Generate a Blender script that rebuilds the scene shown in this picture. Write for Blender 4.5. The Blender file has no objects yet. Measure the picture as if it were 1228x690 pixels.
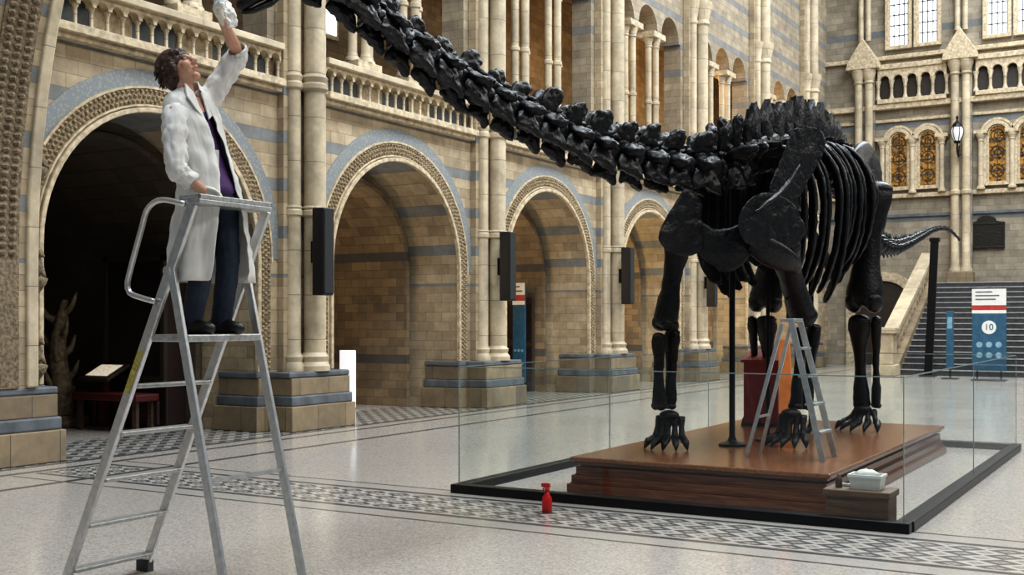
import bpy, bmesh, math, random
from mathutils import Vector, Matrix
random.seed(7)
SC=bpy.context.scene; C=SC.collection
sin,cos,pi,rad=math.sin,math.cos,math.pi,math.radians
V=Vector
F=1380.0; H=1.5; TH=rad(30.6); HY=385.0
def P(px,py,d):
    r=(px-614)/F*d
    return V((r*cos(TH)-d*sin(TH), r*sin(TH)+d*cos(TH), H+(HY-py)/F*d))
def G(px,py,z=0.0): return P(px,py,F*(H-z)/(py-HY))
# ------------------------------------------------------------------ materials
class NT:
    def __init__(s,name):
        s.m=bpy.data.materials.new(name); s.m.use_nodes=True; s.t=s.m.node_tree
        s.b=s.t.nodes['Principled BSDF']; s.out=s.t.nodes['Material Output']
    def n(s,t): return s.t.nodes.new(t)
    def put(s,k,v):
        if isinstance(v,bpy.types.NodeSocket): s.t.links.new(v,k)
        elif isinstance(v,(tuple,list)) and k.type=='RGBA': k.default_value=(v[0],v[1],v[2],1)
        else: k.default_value=v
    def math(s,op,a,b=None):
        n=s.n('ShaderNodeMath'); n.operation=op; s.put(n.inputs[0],a)
        if b is not None: s.put(n.inputs[1],b)
        return n.outputs[0]
    def mul(s,*a):
        r=a[0]
        for x in a[1:]: r=s.math('MULTIPLY',r,x)
        return r
    def between(s,x,lo,hi): return s.mul(s.math('GREATER_THAN',x,lo),s.math('LESS_THAN',x,hi))
    def mix(s,f,a,b,mode='MIX'):
        n=s.n('ShaderNodeMix'); n.data_type='RGBA'; n.blend_type=mode
        s.put(n.inputs[0],f); s.put(n.inputs[6],a); s.put(n.inputs[7],b); return n.outputs[2]
    def pos(s):
        g=s.n('ShaderNodeNewGeometry'); x=s.n('ShaderNodeSeparateXYZ'); s.t.links.new(g.outputs['Position'],x.inputs[0])
        y=s.n('ShaderNodeSeparateXYZ'); s.t.links.new(g.outputs['True Normal'],y.inputs[0]); return g.outputs['Position'],x.outputs,y.outputs
    def noise(s,vec,scale,detail=3):
        n=s.n('ShaderNodeTexNoise'); n.inputs['Scale'].default_value=scale; n.inputs['Detail'].default_value=detail
        if vec is not None: s.put(n.inputs['Vector'],vec)
        return n.outputs['Fac']
    def ramp(s,f,lo,hi):
        n=s.n('ShaderNodeMapRange'); s.put(n.inputs[0],f); n.inputs[1].default_value=lo; n.inputs[2].default_value=hi; return n.outputs[0]
    def bump(s,h,st=.3,dist=.02):
        n=s.n('ShaderNodeBump'); n.inputs['Strength'].default_value=st; n.inputs['Distance'].default_value=dist
        s.put(n.inputs['Height'],h); s.t.links.new(n.outputs[0],s.b.inputs['Normal'])
    def set(s,**k):
        for a,v in k.items(): s.put(s.b.inputs[a.replace('_',' ')],v)
def simple(name,col,rough=.5,metal=0.,var=.18,scale=9.,bump=0.,emit=0.,coat=0.,spec=None):
    t=NT(name); p,x,nn=t.pos(); f=t.noise(p,scale)
    lo=tuple(c*(1-var) for c in col); hi=tuple(min(1,c*(1+var)) for c in col)
    c=t.mix(t.ramp(f,.3,.7),lo,hi); t.set(Base_Color=c,Roughness=rough,Metallic=metal)
    if bump: t.bump(f,bump)
    if emit: t.put(t.b.inputs['Emission Color'],c); t.b.inputs['Emission Strength'].default_value=emit
    if coat: t.b.inputs['Coat Weight'].default_value=coat
    if spec is not None: t.b.inputs['Specular IOR Level'].default_value=spec
    return t.m
def stone(name,c1,c2,mortar,bw=.5,rh=.19,stripe=None,scol=(.2,.22,.24),grime=.5,rough=.75,ms=.005):
    t=NT(name); p,x,nn=t.pos()
    sel=t.math('GREATER_THAN',t.math('ABSOLUTE',nn[0]),.7)
    u=t.math('ADD',t.mul(x[1],sel),t.mul(x[0],t.math('SUBTRACT',1.,sel)))
    cb=t.n('ShaderNodeCombineXYZ'); t.put(cb.inputs[0],u); t.put(cb.inputs[1],x[2])
    b=t.n('ShaderNodeTexBrick'); t.put(b.inputs['Vector'],cb.outputs[0])
    for k,v in (('Color1',c1),('Color2',c2),('Mortar',mortar),('Scale',1.),('Mortar Size',ms),('Mortar Smooth',.3),('Bias',0.),('Brick Width',bw),('Row Height',rh)): t.put(b.inputs[k],v)
    col=b.outputs['Color']
    if stripe:
        for (per,w,ph,z0,z1) in stripe:
            fr=t.math('FRACT',t.math('DIVIDE',t.math('SUBTRACT',x[2],ph),per))
            f=t.mul(t.math('LESS_THAN',fr,w),t.between(x[2],z0,z1))
            f2=t.mul(f,t.math('SUBTRACT',1.,t.mul(b.outputs['Fac'],.8)))
            col=t.mix(t.mul(f2,.85),col,scol)
    n1=t.noise(p,1.3,5); n2=t.noise(p,14.,4); n3=t.noise(p,4.,5)
    col=t.mix(t.mul(t.ramp(n1,.35,.75),grime),col,t.mix(.62,col,(0.05,.045,.04)))
    col=t.mix(t.mul(t.ramp(n3,.42,.72),grime*.8),col,t.mix(.6,col,(0.06,.052,.044)))
    col=t.mix(t.mul(t.ramp(n2,.3,.8),.45),col,t.mix(.5,col,(.06,.052,.044)))
    t.set(Base_Color=col,Roughness=rough)
    t.bump(t.math('ADD',t.mul(b.outputs['Fac'],-1.),t.mul(n2,.4)),.5,.01)
    return t.m
M={}
M['stone']=stone('cream_block_stone',(.575,.46,.305),(.385,.295,.185),(.19,.15,.11),bw=.33,rh=.165,stripe=[(.66,.25,.0,2.1,4.75)],scol=(.20,.228,.248),grime=.62,ms=.0035)
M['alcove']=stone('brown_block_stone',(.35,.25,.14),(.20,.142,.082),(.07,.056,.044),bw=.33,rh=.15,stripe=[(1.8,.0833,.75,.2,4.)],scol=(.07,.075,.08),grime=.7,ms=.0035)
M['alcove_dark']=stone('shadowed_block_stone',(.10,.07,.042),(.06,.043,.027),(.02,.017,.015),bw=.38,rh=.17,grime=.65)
M['upper']=stone('gallery_stone',(.47,.385,.27),(.33,.27,.19),(.15,.125,.10),bw=.33,rh=.165,stripe=[(.66,.25,.33,7.4,12.)],scol=(.22,.23,.24),grime=.62,ms=.0035)
M['back']=stone('end_wall_stone',(.42,.36,.27),(.275,.235,.175),(.13,.11,.09),bw=.46,rh=.21,stripe=[(3.15,.0667,1.68,3.,12.)],scol=(.16,.185,.21),grime=.62,ms=.004)
M['shaft']=stone('pale_shaft_stone',(.69,.575,.405),(.54,.445,.305),(.22,.18,.14),bw=3.,rh=.62,grime=.6,rough=.6)
M['plinth']=stone('plinth_stone',(.37,.275,.165),(.235,.175,.107),(.08,.07,.06),bw=.6,rh=.36,grime=.7)
M['slate']=simple('blue_grey_stone',(.11,.122,.135),.55,var=.3,scale=5)
M['carve']=simple('carved_tan_stone',(.32,.25,.16),.8,var=.6,scale=30,bump=.8)
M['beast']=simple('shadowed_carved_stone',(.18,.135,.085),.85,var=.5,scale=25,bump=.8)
M['roll']=simple('roll_moulding_stone',(.48,.39,.265),.7,var=.35,scale=12)
def leafband():
    t=NT('inlaid_leaf_band'); p,x,nn=t.pos()
    v=t.n('ShaderNodeTexVoronoi'); v.inputs['Scale'].default_value=24.; t.put(v.inputs['Vector'],p)
    t.set(Base_Color=t.mix(t.ramp(v.outputs['Distance'],.2,.5),(.31,.29,.245),(.20,.22,.235)),Roughness=.75); return t.m
M['leaf']=leafband()
def floor_mat():
    t=NT('mosaic_terrazzo_floor'); p,x,nn=t.pos(); X,Y=x[0],x[1]
    v=t.n('ShaderNodeTexVoronoi'); v.inputs['Scale'].default_value=72.; t.put(v.inputs['Vector'],p)
    sp=t.n('ShaderNodeSeparateColor'); t.put(sp.inputs[0],v.outputs['Color'])
    col=t.mix(sp.outputs[0],(.425,.385,.345),(.57,.53,.485))
    col=t.mix(t.mul(t.math('GREATER_THAN',sp.outputs[1],.82),.4),col,(.28,.23,.20))
    w_=t.noise(p,26.,2); col=t.mix(t.mul(t.between(w_,.47,.53),.4),col,(.25,.21,.19))
    big=t.noise(p,.5,4); col=t.mix(t.mul(t.ramp(big,.35,.7),.3),col,t.mix(.5,col,(.24,.22,.2)))
    dark=(.085,.083,.085); light=(.50,.475,.435)
    k1,k2=3.9,5.4
    s1=t.math('ADD',t.mul(X,k1),t.mul(Y,k2)); s2=t.math('SUBTRACT',t.mul(X,k1),t.mul(Y,k2))
    f1=t.math('FRACT',s1); f2=t.math('FRACT',s2)
    ck=t.math('GREATER_THAN',t.math('ABSOLUTE',t.math('MODULO',t.math('ADD',t.math('FLOOR',s1),t.math('FLOOR',s2)),2.)),.5)
    inner=t.mul(t.between(f1,.27,.73),t.between(f2,.27,.73)); core=t.mul(t.between(f1,.42,.58),t.between(f2,.42,.58))
    tone=t.mix(ck,light,(.125,.122,.122))
    dm=t.mix(inner,tone,t.mix(ck,(.25,.215,.19),(.36,.335,.31)))
    dm=t.mix(core,dm,tone)
    inx=t.math('GREATER_THAN',X,-9.8)
    band=t.mul(t.between(Y,7.12,8.5),inx)
    col=t.mix(t.mul(band,.6),col,(.42,.395,.36))
    for lo,hi in ((7.08,7.12),(7.34,7.41),(8.17,8.24),(8.46,8.5)):
        col=t.mix(t.mul(t.between(Y,lo,hi),inx),col,dark)
    col=t.mix(t.mul(t.between(Y,7.45,8.13),inx),col,dm)
    zz=t.math('PINGPONG',Y,.13)
    th=t.math('GREATER_THAN',t.math('FRACT',t.mul(t.math('ADD',X,zz),4.2)),.5)
    col=t.mix(t.between(X,-12.0,-10.3),col,t.mix(th,(.43,.41,.37),(.12,.12,.125)))
    for lo,hi in ((-10.3,-10.2),(-9.95,-9.85),(-9.1,-9.0)):
        col=t.mix(t.between(X,lo,hi),col,dark)
    t.set(Base_Color=col,Roughness=t.math('ADD',t.mul(big,.18),.06)); t.b.inputs['Specular IOR Level'].default_value=.75
    return t.m
M['floor']=floor_mat()
M['bone']=simple('black_bone_cast',(.0055,.0055,.007),.42,var=.5,scale=30,bump=.4,spec=.34)
M['steel']=simple('black_steel',(.012,.012,.014),.35,.6)
M['alu']=simple('brushed_aluminium',(.58,.58,.58),.36,.9,var=.12,scale=25)
M['alu2']=simple('ribbed_aluminium_tread',(.48,.48,.47),.45,.8,var=.2,scale=40)
M['rubber']=simple('grey_rubber',(.05,.05,.055),.7)
M['yellow']=simple('yellow_sticker',(.45,.37,.08),.5,var=.4,scale=60)
def glass():
    t=NT('clear_glass'); t.t.nodes.remove(t.b); tr=t.n('ShaderNodeBsdfTransparent'); tr.inputs[0].default_value=(.92,.955,.945,1)
    gl=t.n('ShaderNodeBsdfGlossy'); gl.inputs['Roughness'].default_value=.02; gl.inputs['Color'].default_value=(.9,.95,1,1)
    lw=t.n('ShaderNodeLayerWeight'); lw.inputs['Blend'].default_value=.5; mx=t.n('ShaderNodeMixShader')
    f=t.math('ADD',t.mul(t.math('POWER',lw.outputs['Facing'],5.),.4),.035)
    t.t.links.new(f,mx.inputs[0]); t.t.links.new(tr.outputs[0],mx.inputs[1]); t.t.links.new(gl.outputs[0],mx.inputs[2]); t.t.links.new(mx.outputs[0],t.out.inputs[0]); return t.m
M['glass']=glass()
M['glassedge']=simple('green_glass_edge',(.24,.30,.29),.2)
def wood(name,c1,c2,rough=.3,axis=0):
    t=NT(name); p,x,nn=t.pos(); mp=t.n('ShaderNodeMapping'); mp.inputs['Scale'].default_value=(1.2,14,14) if axis==0 else (14,1.2,14); t.put(mp.inputs[0],p)
    f=t.noise(mp.outputs[0],2.5,6); t.set(Base_Color=t.mix(t.ramp(f,.3,.7),c1,c2),Roughness=rough); t.bump(f,.08); return t.m
M['wood']=wood('polished_mahogany',(.085,.028,.012),(.19,.07,.03),.25)
M['deck']=wood('polished_deck',(.15,.058,.027),(.25,.105,.048),.2,1)
M['oldwood']=wood('dark_oak',(.04,.024,.016),(.085,.05,.032),.5)
M['black']=simple('black_plastic',(.012,.012,.013),.45)
M['grille']=simple('speaker_cloth',(.02,.02,.021),.85,scale=80)
M['redbox']=simple('dark_red_panel',(.17,.013,.011),.4)
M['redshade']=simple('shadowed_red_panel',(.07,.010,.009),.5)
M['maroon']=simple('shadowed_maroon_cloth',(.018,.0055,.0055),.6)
M['orange']=simple('painted_orange_light',(.60,.20,.06),.5,emit=.3)  # orange light put into the colour, with a faint glow
M['redplastic']=simple('red_plastic',(.55,.015,.012),.3)
M['white']=simple('white_plastic',(.74,.74,.71),.4,var=.05)
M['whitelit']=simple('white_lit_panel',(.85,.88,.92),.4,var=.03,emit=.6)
M['label']=simple('lit_label_card',(.60,.52,.40),.5,var=.25,scale=30,emit=.7)
M['crate']=wood('worn_brown_box',(.085,.045,.023),(.17,.10,.055),.6)
M['fossil']=simple('pale_fossil_bone',(.20,.155,.10),.7,var=.5,scale=14,bump=.6)
M['coat']=simple('white_cotton',(.72,.70,.665),.85,var=.1,scale=7,bump=.25)
M['glove']=simple('pale_latex',(.62,.58,.50),.5,var=.08)
M['skin']=simple('skin',(.56,.31,.21),.5,var=.1,scale=20)
M['hair']=simple('reddish_brown_hair',(.050,.021,.011),.5,var=.6,scale=45,bump=.8)
M['trouser']=simple('blue_denim',(.016,.024,.045),.8,var=.3,scale=14)
M['shirt']=simple('purple_shirt',(.085,.035,.135),.8)
M['shoe']=simple('black_leather',(.012,.011,.01),.4)
M['lip']=simple('lip',(.42,.16,.13),.4)
M['eye']=simple('eye_white',(.62,.55,.5),.2,var=.03)
M['iris']=simple('dark_iris',(.03,.02,.015),.2)
M['blue']=simple('sign_blue',(.03,.10,.17),.4)
M['blued']=simple('sign_pale_blue',(.22,.38,.47),.4)
M['red']=simple('sign_red',(.42,.05,.04),.4)
M['grey']=simple('dark_grey_print',(.12,.12,.13),.5)
M['step']=simple('dark_stair_stone',(.05,.05,.054),.5,var=.3)
M['nosing']=simple('worn_stair_nosing',(.36,.36,.35),.5)
M['bronze']=simple('dark_bronze',(.025,.022,.019),.4,.5,scale=12,bump=.5)
M['dark']=simple('dark_timber_and_shade',(.03,.02,.013),.5)  # also serves as shade colour behind the wall arcade and in the archway
M['lead']=simple('window_lead',(.03,.03,.03),.5)
M['lamp']=simple('lamp_globe',(.6,.62,.62),.2,var=.02,emit=.35)
def winmat(name,a,b,e,scale):
    t=NT(name); p,x,nn=t.pos(); v=t.n('ShaderNodeTexVoronoi'); v.inputs['Scale'].default_value=scale; t.put(v.inputs['Vector'],p)
    s=t.n('ShaderNodeSeparateColor'); t.put(s.inputs[0],v.outputs['Color']); c=t.mix(s.outputs[0],a,b)
    t.set(Base_Color=c,Roughness=.2); t.put(t.b.inputs['Emission Color'],c); t.b.inputs['Emission Strength'].default_value=e; return t.m
M['stained']=winmat('amber_leaded_glass',(.02,.012,.006),(.36,.18,.04),.35,13)
M['day']=winmat('daylight_glass',(.75,.82,.9),(1,1,1),1.6,9)
# ------------------------------------------------------------------ mesh builder
BASE={}
TEX={}
def clouds(size):
    if size not in TEX:
        x=bpy.data.textures.new('clouds','CLOUDS'); x.noise_scale=size; x.noise_depth=2; TEX[size]=x
    return TEX[size]
def rough_up(o,strength,size):
    d=o.modifiers.new('d','DISPLACE'); d.texture=clouds(size); d.texture_coords='LOCAL'; d.strength=strength; d.mid_level=.5; return o
class MB:
    def __init__(s): s.v=[]; s.f=[]
    def add(s,vs,fs):
        n=len(s.v); s.v+=[V(v) for v in vs]; s.f+=[[i+n for i in f] for f in fs]; return s
    def hexa(s,p): return s.add(p,[(0,1,2,3),(7,6,5,4),(0,4,5,1),(1,5,6,2),(2,6,7,3),(3,7,4,0)])
    def box(s,x0,x1,y0,y1,z0,z1):
        return s.hexa([(x0,y0,z0),(x1,y0,z0),(x1,y1,z0),(x0,y1,z0),(x0,y0,z1),(x1,y0,z1),(x1,y1,z1),(x0,y1,z1)])
    def bar(s,p0,p1,w,h,up=(0,0,1)):
        p0,p1=V(p0),V(p1); T=(p1-p0).normalized(); S=T.cross(V(up)).normalized(); U=S.cross(T)
        q=[]
        for p in (p0,p1):
            q+=[p-S*w/2-U*h/2,p+S*w/2-U*h/2,p+S*w/2+U*h/2,p-S*w/2+U*h/2]
        return s.hexa(q)
    def tube(s,pts,r,n=8,up=None,cap=True):
        pts=[V(p) for p in pts]; m=len(pts)
        if not isinstance(r,(list,tuple)): r=[r]*m
        vs=[];S=None
        for i,p in enumerate(pts):
            T=(pts[min(i+1,m-1)]-pts[max(i-1,0)]).normalized()
            if up is not None: S=T.cross(V(up))
            elif S is None: S=T.cross(V((0,0,1)) if abs(T.z)<.9 else V((1,0,0)))
            else: S=S-T*S.dot(T)
            S=S.normalized(); U=S.cross(T)
            a,b=r[i] if isinstance(r[i],(list,tuple)) else (r[i],r[i])
            for k in range(n):
                t=2*pi*k/n; vs.append(p+S*a*cos(t)+U*b*sin(t))
        fs=[(i*n+k,i*n+(k+1)%n,(i+1)*n+(k+1)%n,(i+1)*n+k) for i in range(m-1) for k in range(n)]
        if cap: fs+=[tuple(range(n))[::-1],tuple((m-1)*n+k for k in range(n))]
        return s.add(vs,fs)
    def lathe(s,prof,c,n=14):
        c=V(c); return s.tube([c+V((0,0,z)) for r,z in prof],[max(r,.0005) for r,z in prof],n)
    def ell(s,c,r,ax=None,nu=10,nv=6):
        c=V(c); ax=ax or (V((1,0,0)),V((0,1,0)),V((0,0,1))); vs=[c+ax[2]*r[2]]; 
        for j in range(1,nv):
            ph=pi*j/nv
            for i in range(nu):
                t=2*pi*i/nu; vs.append(c+ax[0]*r[0]*sin(ph)*cos(t)+ax[1]*r[1]*sin(ph)*sin(t)+ax[2]*r[2]*cos(ph))
        vs.append(c-ax[2]*r[2]); fs=[]
        for i in range(nu): fs.append((0,1+i,1+(i+1)%nu)); fs.append((len(vs)-1,1+(nv-2)*nu+(i+1)%nu,1+(nv-2)*nu+i))
        for j in range(nv-2):
            for i in range(nu): fs.append((1+j*nu+i,1+(j+1)*nu+i,1+(j+1)*nu+(i+1)%nu,1+j*nu+(i+1)%nu))
        return s.add(vs,fs)
    def plate(s,poly,nrm,th):
        nrm=V(nrm).normalized()*th/2; n=len(poly); a=[V(p)-nrm for p in poly]; b=[V(p)+nrm for p in poly]
        return s.add(a+b,[tuple(range(n))[::-1],tuple(range(n,2*n))]+[(i,(i+1)%n,(i+1)%n+n,i+n) for i in range(n)])
    def dome(s,poly,nrm,th,edge=.35,ins=.3):
        nrm=V(nrm).normalized(); n=len(poly); pl=[V(p) for p in poly]; c=sum(pl,V())/n; inn=[p.lerp(c,ins) for p in pl]; h=th/2
        vs=[p-nrm*h*edge for p in pl]+[p+nrm*h*edge for p in pl]+[p-nrm*h for p in inn]+[p+nrm*h for p in inn]
        fs=[]
        for i in range(n):
            j=(i+1)%n; fs+=[(i,j,n+j,n+i),(2*n+i,2*n+j,j,i),(n+i,n+j,3*n+j,3*n+i)]
        vs+=[c-nrm*h,c+nrm*h]
        for i in range(n):
            j=(i+1)%n; fs+=[(2*n+j,2*n+i,4*n),(3*n+i,3*n+j,4*n+1)]
        return s.add(vs,fs)
    def build(s,name,mat,parent=None,smooth=False,sub=0,bev=0,label=None,ang=None,simple=0):
        if parent is not None: base=BASE[parent.name]
        elif s.v:
            xs=[v.x for v in s.v]; ys=[v.y for v in s.v]; base=V(((min(xs)+max(xs))/2,(min(ys)+max(ys))/2,min(v.z for v in s.v)))
        me=bpy.data.meshes.new(name); me.from_pydata([tuple(v-base) for v in s.v],[],s.f)
        bm=bmesh.new(); bm.from_mesh(me); bmesh.ops.recalc_face_normals(bm,faces=bm.faces); bm.to_mesh(me); bm.free()
        if smooth or ang:
            for p in me.polygons: p.use_smooth=True
        if ang: me.set_sharp_from_angle(angle=rad(ang))
        me.materials.append(mat); o=bpy.data.objects.new(name,me); C.objects.link(o)
        if parent is not None: o.parent=parent; BASE[o.name]=base
        else: o.location=base; BASE[o.name]=base
        if bev:
            b=o.modifiers.new('bevel','BEVEL'); b.width=bev; b.segments=2; b.limit_method='ANGLE'
        if sub:
            b=o.modifiers.new('sub','SUBSURF'); b.levels=sub; b.render_levels=sub
        if simple:
            b=o.modifiers.new('sub','SUBSURF'); b.subdivision_type='SIMPLE'; b.levels=simple; b.render_levels=simple
        if label: o['label']=label
        return o
def thing(name,label,cat,loc,group=None):
    o=bpy.data.objects.new(name,None); C.objects.link(o); o.location=loc; o.empty_display_size=.2
    BASE[o.name]=V(loc); return tag(o,label,cat,group)
def tag(o,label,cat,group=None):
    o['label']=label; o['category']=cat
    if group: o['group']=group
    return o
def struct(o): o['kind']='structure'; return o
def text(txt,size,loc,mat,parent,name,rotz=0.):
    cu=bpy.data.curves.new('t','FONT'); cu.body=txt; cu.size=size; cu.align_x='CENTER'; cu.align_y='CENTER'; cu.extrude=.002
    o=bpy.data.objects.new('t',cu); C.objects.link(o); bpy.context.view_layer.update()
    me=bpy.data.meshes.new_from_object(o.evaluated_get(bpy.context.evaluated_depsgraph_get())); bpy.data.objects.remove(o)
    me.transform(Matrix.Translation(V(loc)-BASE[parent.name])@Matrix.Rotation(rotz,4,'Z')@Matrix.Rotation(pi/2,4,'X'))
    me.materials.clear(); me.materials.append(mat); n=bpy.data.objects.new(name,me); C.objects.link(n); n.parent=parent; BASE[n.name]=BASE[parent.name]; return n
def cr(pts,n):
    pts=[V(p) for p in pts]; q=[pts[0]*2-pts[1]]+pts+[pts[-1]*2-pts[-2]]; dense=[]
    for i in range(1,len(q)-2):
        for k in range(20):
            t=k/20; a,b,c,d=q[i-1],q[i],q[i+1],q[i+2]
            dense.append(.5*((2*b)+(c-a)*t+(2*a-5*b+4*c-d)*t*t+(3*b-a-3*c+d)*t**3))
    dense.append(pts[-1]); L=[0]
    for i in range(1,len(dense)): L.append(L[-1]+(dense[i]-dense[i-1]).length)
    def at(f):
        x=f*L[-1]; i=0
        while i<len(L)-2 and L[i+1]<x: i+=1
        t=(x-L[i])/max(1e-6,L[i+1]-L[i]); return dense[i].lerp(dense[i+1],t)
    return [at(k/(n-1)) for k in range(n)] if isinstance(n,int) else at
# arch helpers; axis 'L' = left wall (a is Y, depth is X), axis 'E' = end wall (a is X, depth is Y)
def mp(ax,a,z,d): return V((d,a,z)) if ax=='L' else V((a,d,z))
def arch_wall(mb,ax,df,db,a0,a1,ac,R,zs,zt,zb=0.,n=24):
    ts=[pi*k/n for k in range(n+1)]
    pts=[(ac-R*cos(t),zs+R*sin(t)) for t in ts]
    if zs>zb: pts=[(ac-R,zb)]+pts+[(ac+R,zb)]
    for d in (df,db):
        for (u,v) in ((a0,ac-R),(ac+R,a1)):
            if v-u>1e-4: mb.add([mp(ax,u,zb,d),mp(ax,v,zb,d),mp(ax,v,zt,d),mp(ax,u,zt,d)],[(0,1,2,3)])
        for (u,z),(v,w) in zip(pts,pts[1:]):
            if abs(v-u)>1e-6: mb.add([mp(ax,u,z,d),mp(ax,v,w,d),mp(ax,v,zt,d),mp(ax,u,zt,d)],[(0,1,2,3)])
    for (u,z),(v,w) in zip(pts,pts[1:]):
        mb.add([mp(ax,u,z,df),mp(ax,v,w,df),mp(ax,v,w,db),mp(ax,u,z,db)],[(0,1,2,3)])
def ring(mb,ax,ac,zs,R0,R1,df,db,zb=None,n=28):
    fr=[(cos(pi-pi*k/n),sin(pi-pi*k/n),zs) for k in range(n+1)]
    if zb is not None: fr=[(-1,0,zb)]+fr+[(1,0,zb)]
    vs=[]
    for c,s_,z in fr:
        for R,d in ((R0,df),(R1,df),(R1,db),(R0,db)): vs.append(mp(ax,ac+R*c,z+R*s_,d))
    m=len(fr); fs=[(i*4+k,i*4+(k+1)%4,(i+1)*4+(k+1)%4,(i+1)*4+k) for i in range(m-1) for k in range(4)]
    fs+=[(0,1,2,3),(m*4-4,m*4-3,m*4-2,m*4-1)]
    mb.add(vs,fs)
# ------------------------------------------------------------------ setting
fl=MB().box(-15.3,9,-3,40.3,-.12,0).build('floor',M['floor']); struct(fl)
PY=[7.45+4.95*k for k in range(7)]; ZS=2.35; R=1.7; ZG=4.75; ZU=8.35
w=MB(); w2=MB(); w3=MB(); w4=MB()
for k in range(6):
    yc=(PY[k]+PY[k+1])/2
    arch_wall(w,'L',-10.9,-11.9,PY[k],PY[k+1],yc,R,ZS,ZG)
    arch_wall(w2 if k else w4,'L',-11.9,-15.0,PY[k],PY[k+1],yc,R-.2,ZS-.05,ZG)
w.box(-11.9,-10.9,-1,PY[0],0,ZG); w.box(-11.9,-10.9,PY[6],40,0,ZG)
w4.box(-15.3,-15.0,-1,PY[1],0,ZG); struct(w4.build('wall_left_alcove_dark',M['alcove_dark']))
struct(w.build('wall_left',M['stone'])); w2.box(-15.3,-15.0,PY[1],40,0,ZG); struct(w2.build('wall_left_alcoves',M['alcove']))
for k in range(6):
    ya,yb=PY[k]+.5,PY[k+1]-.5; wd=(yb-ya)/3
    for j in range(3): arch_wall(w3,'L',-10.95,-11.4,ya+j*wd,ya+(j+1)*wd,ya+(j+.5)*wd,wd/2-.12,ZU,14.5,zb=ZU,n=14)
for k in range(7): w3.box(-11.4,-10.95,PY[k]-.5,PY[k]+.5,ZG,14.5)
w3.box(-11.4,-10.95,-1,PY[0]-.5,ZG,14.5); w3.box(-11.4,-10.95,PY[6]+.5,40,ZG,14.5)
struct(w3.build('wall_left_upper',M['upper']))
g=MB().box(-14.2,-14.0,-1,40,ZG,10).build('wall_gallery',M['alcove']); struct(g)
g=MB().box(-15,-10.85,-1,40,ZG-.06,ZG).build('floor_gallery',M['slate']); struct(g)
g=MB().box(-14.2,-11.4,-1,40,9.8,10).build('ceiling_gallery',M['alcove']); struct(g)
# end wall
EY=40.
e=MB(); e.box(-12,3,EY,EY+.4,0,16); struct(e.build('wall_back',M['back']))
tr=0
for z,h,p in ((5.62,.14,.18),(4.98,.1,.08),(8.62,.18,.28),(10.3,.14,.2),(8.2,.1,.1)):
    tr+=1; struct(MB().box(-11.4,3,EY-p,EY,z,z+h).build('trim_%d'%tr,M['roll'] if tr!=2 else M['slate'],bev=.015))
wn=0
def window(x,half,z0,zs,mat,lead=3,rows=6,rg=.12):
    global wn
    wn+=1; m=MB(); ring(m,'E',x,zs,half,half+rg,EY-.18,EY,zb=z0,n=16); ring(m,'E',x,zs,half+rg+.02,half+rg+.1,EY-.12,EY,n=16); ring(m,'E',x,zs,half-.05,half,EY-.08,EY,zb=z0,n=16); m.box(x-half-rg,x+half+rg,EY-.2,EY,z0-.12,z0)
    o=struct(m.build('window_%d'%wn,M['roll']))
    p=MB(); pts=[mp('E',x-half,z0,EY-.03)]+[mp('E',x-half*cos(pi*k/14),zs+half*sin(pi*k/14),EY-.03) for k in range(15)]+[mp('E',x+half,z0,EY-.03)]
    p.add(pts,[tuple(range(len(pts)))]); p.build('pane',mat,o)
    l=MB()
    if mat is M['stained']:
        l.box(x-.012,x+.012,EY-.06,EY-.03,z0,zs+half*.9)
        for zz in (z0+.35,z0+.95,z0+1.5):
            l.tube([(x+.2*cos(pi*2*k/14),EY-.045,zz+.2*sin(pi*2*k/14)) for k in range(15)],.014,4)
            l.tube([(x+.1*cos(pi*2*k/10),EY-.045,zz+.1*sin(pi*2*k/10)) for k in range(11)],.01,4)
        for i in range(1,4): z=z0+(zs-z0)*i/3-.15; l.box(x-half,x+half,EY-.06,EY-.03,z-.012,z+.012)
    else:
        for i in range(1,lead): l.box(x-half+2*half*i/lead-.015,x-half+2*half*i/lead+.015,EY-.06,EY-.03,z0,zs+half*.75)
        for i in range(1,rows): z=z0+(zs-z0)*i/(rows-1); l.box(x-half,x+half,EY-.06,EY-.03,z-.015,z+.015)
    l.build('leading',M['lead'],o); return o
for x in (-8.5,-7.57,-5.42,-4.5,-2.4,-1.45): window(x,.30,6.0,7.55,M['stained'])
for x in (-8.5,-7.57,-5.42,-4.5): window(x,.33,10.75,13.2,M['day'],4,8,.1)
def colonnette(x,z0,z1,r,y,mat,parent,name='shaft',n=12):
    m=MB(); m.lathe([(r*1.7,z0),(r*1.7,z0+.06),(r*1.25,z0+.1),(r,z0+.16),(r,z1-.25),(r*1.3,z1-.22),(r*1.1,z1-.18),(r*1.9,z1-.04),(r*1.9,z1)],(x,y,0),n); return m.build(name,mat,parent,ang=35)
ws=[(-9.02,'left of the pair of amber windows left of the wall lantern'),(-8.035,'between the two amber windows left of the wall lantern'),(-7.1,'right of the amber windows, just left of the wall lantern'),(-5.9,'left of the amber window right of the wall lantern'),(-4.96,'right of the amber window right of the wall lantern')]
for x,l in ws:
    t=thing('wall_column','short pale engaged column '+l,'column',(x,EY-.2,5.76),'engaged columns between the amber windows')
    colonnette(x,5.76,7.55,.08,EY-.22,M['shaft'],t); MB().box(x-.2,x+.2,EY-.36,EY,7.55,7.66).build('impost',M['roll'],t)
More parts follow.
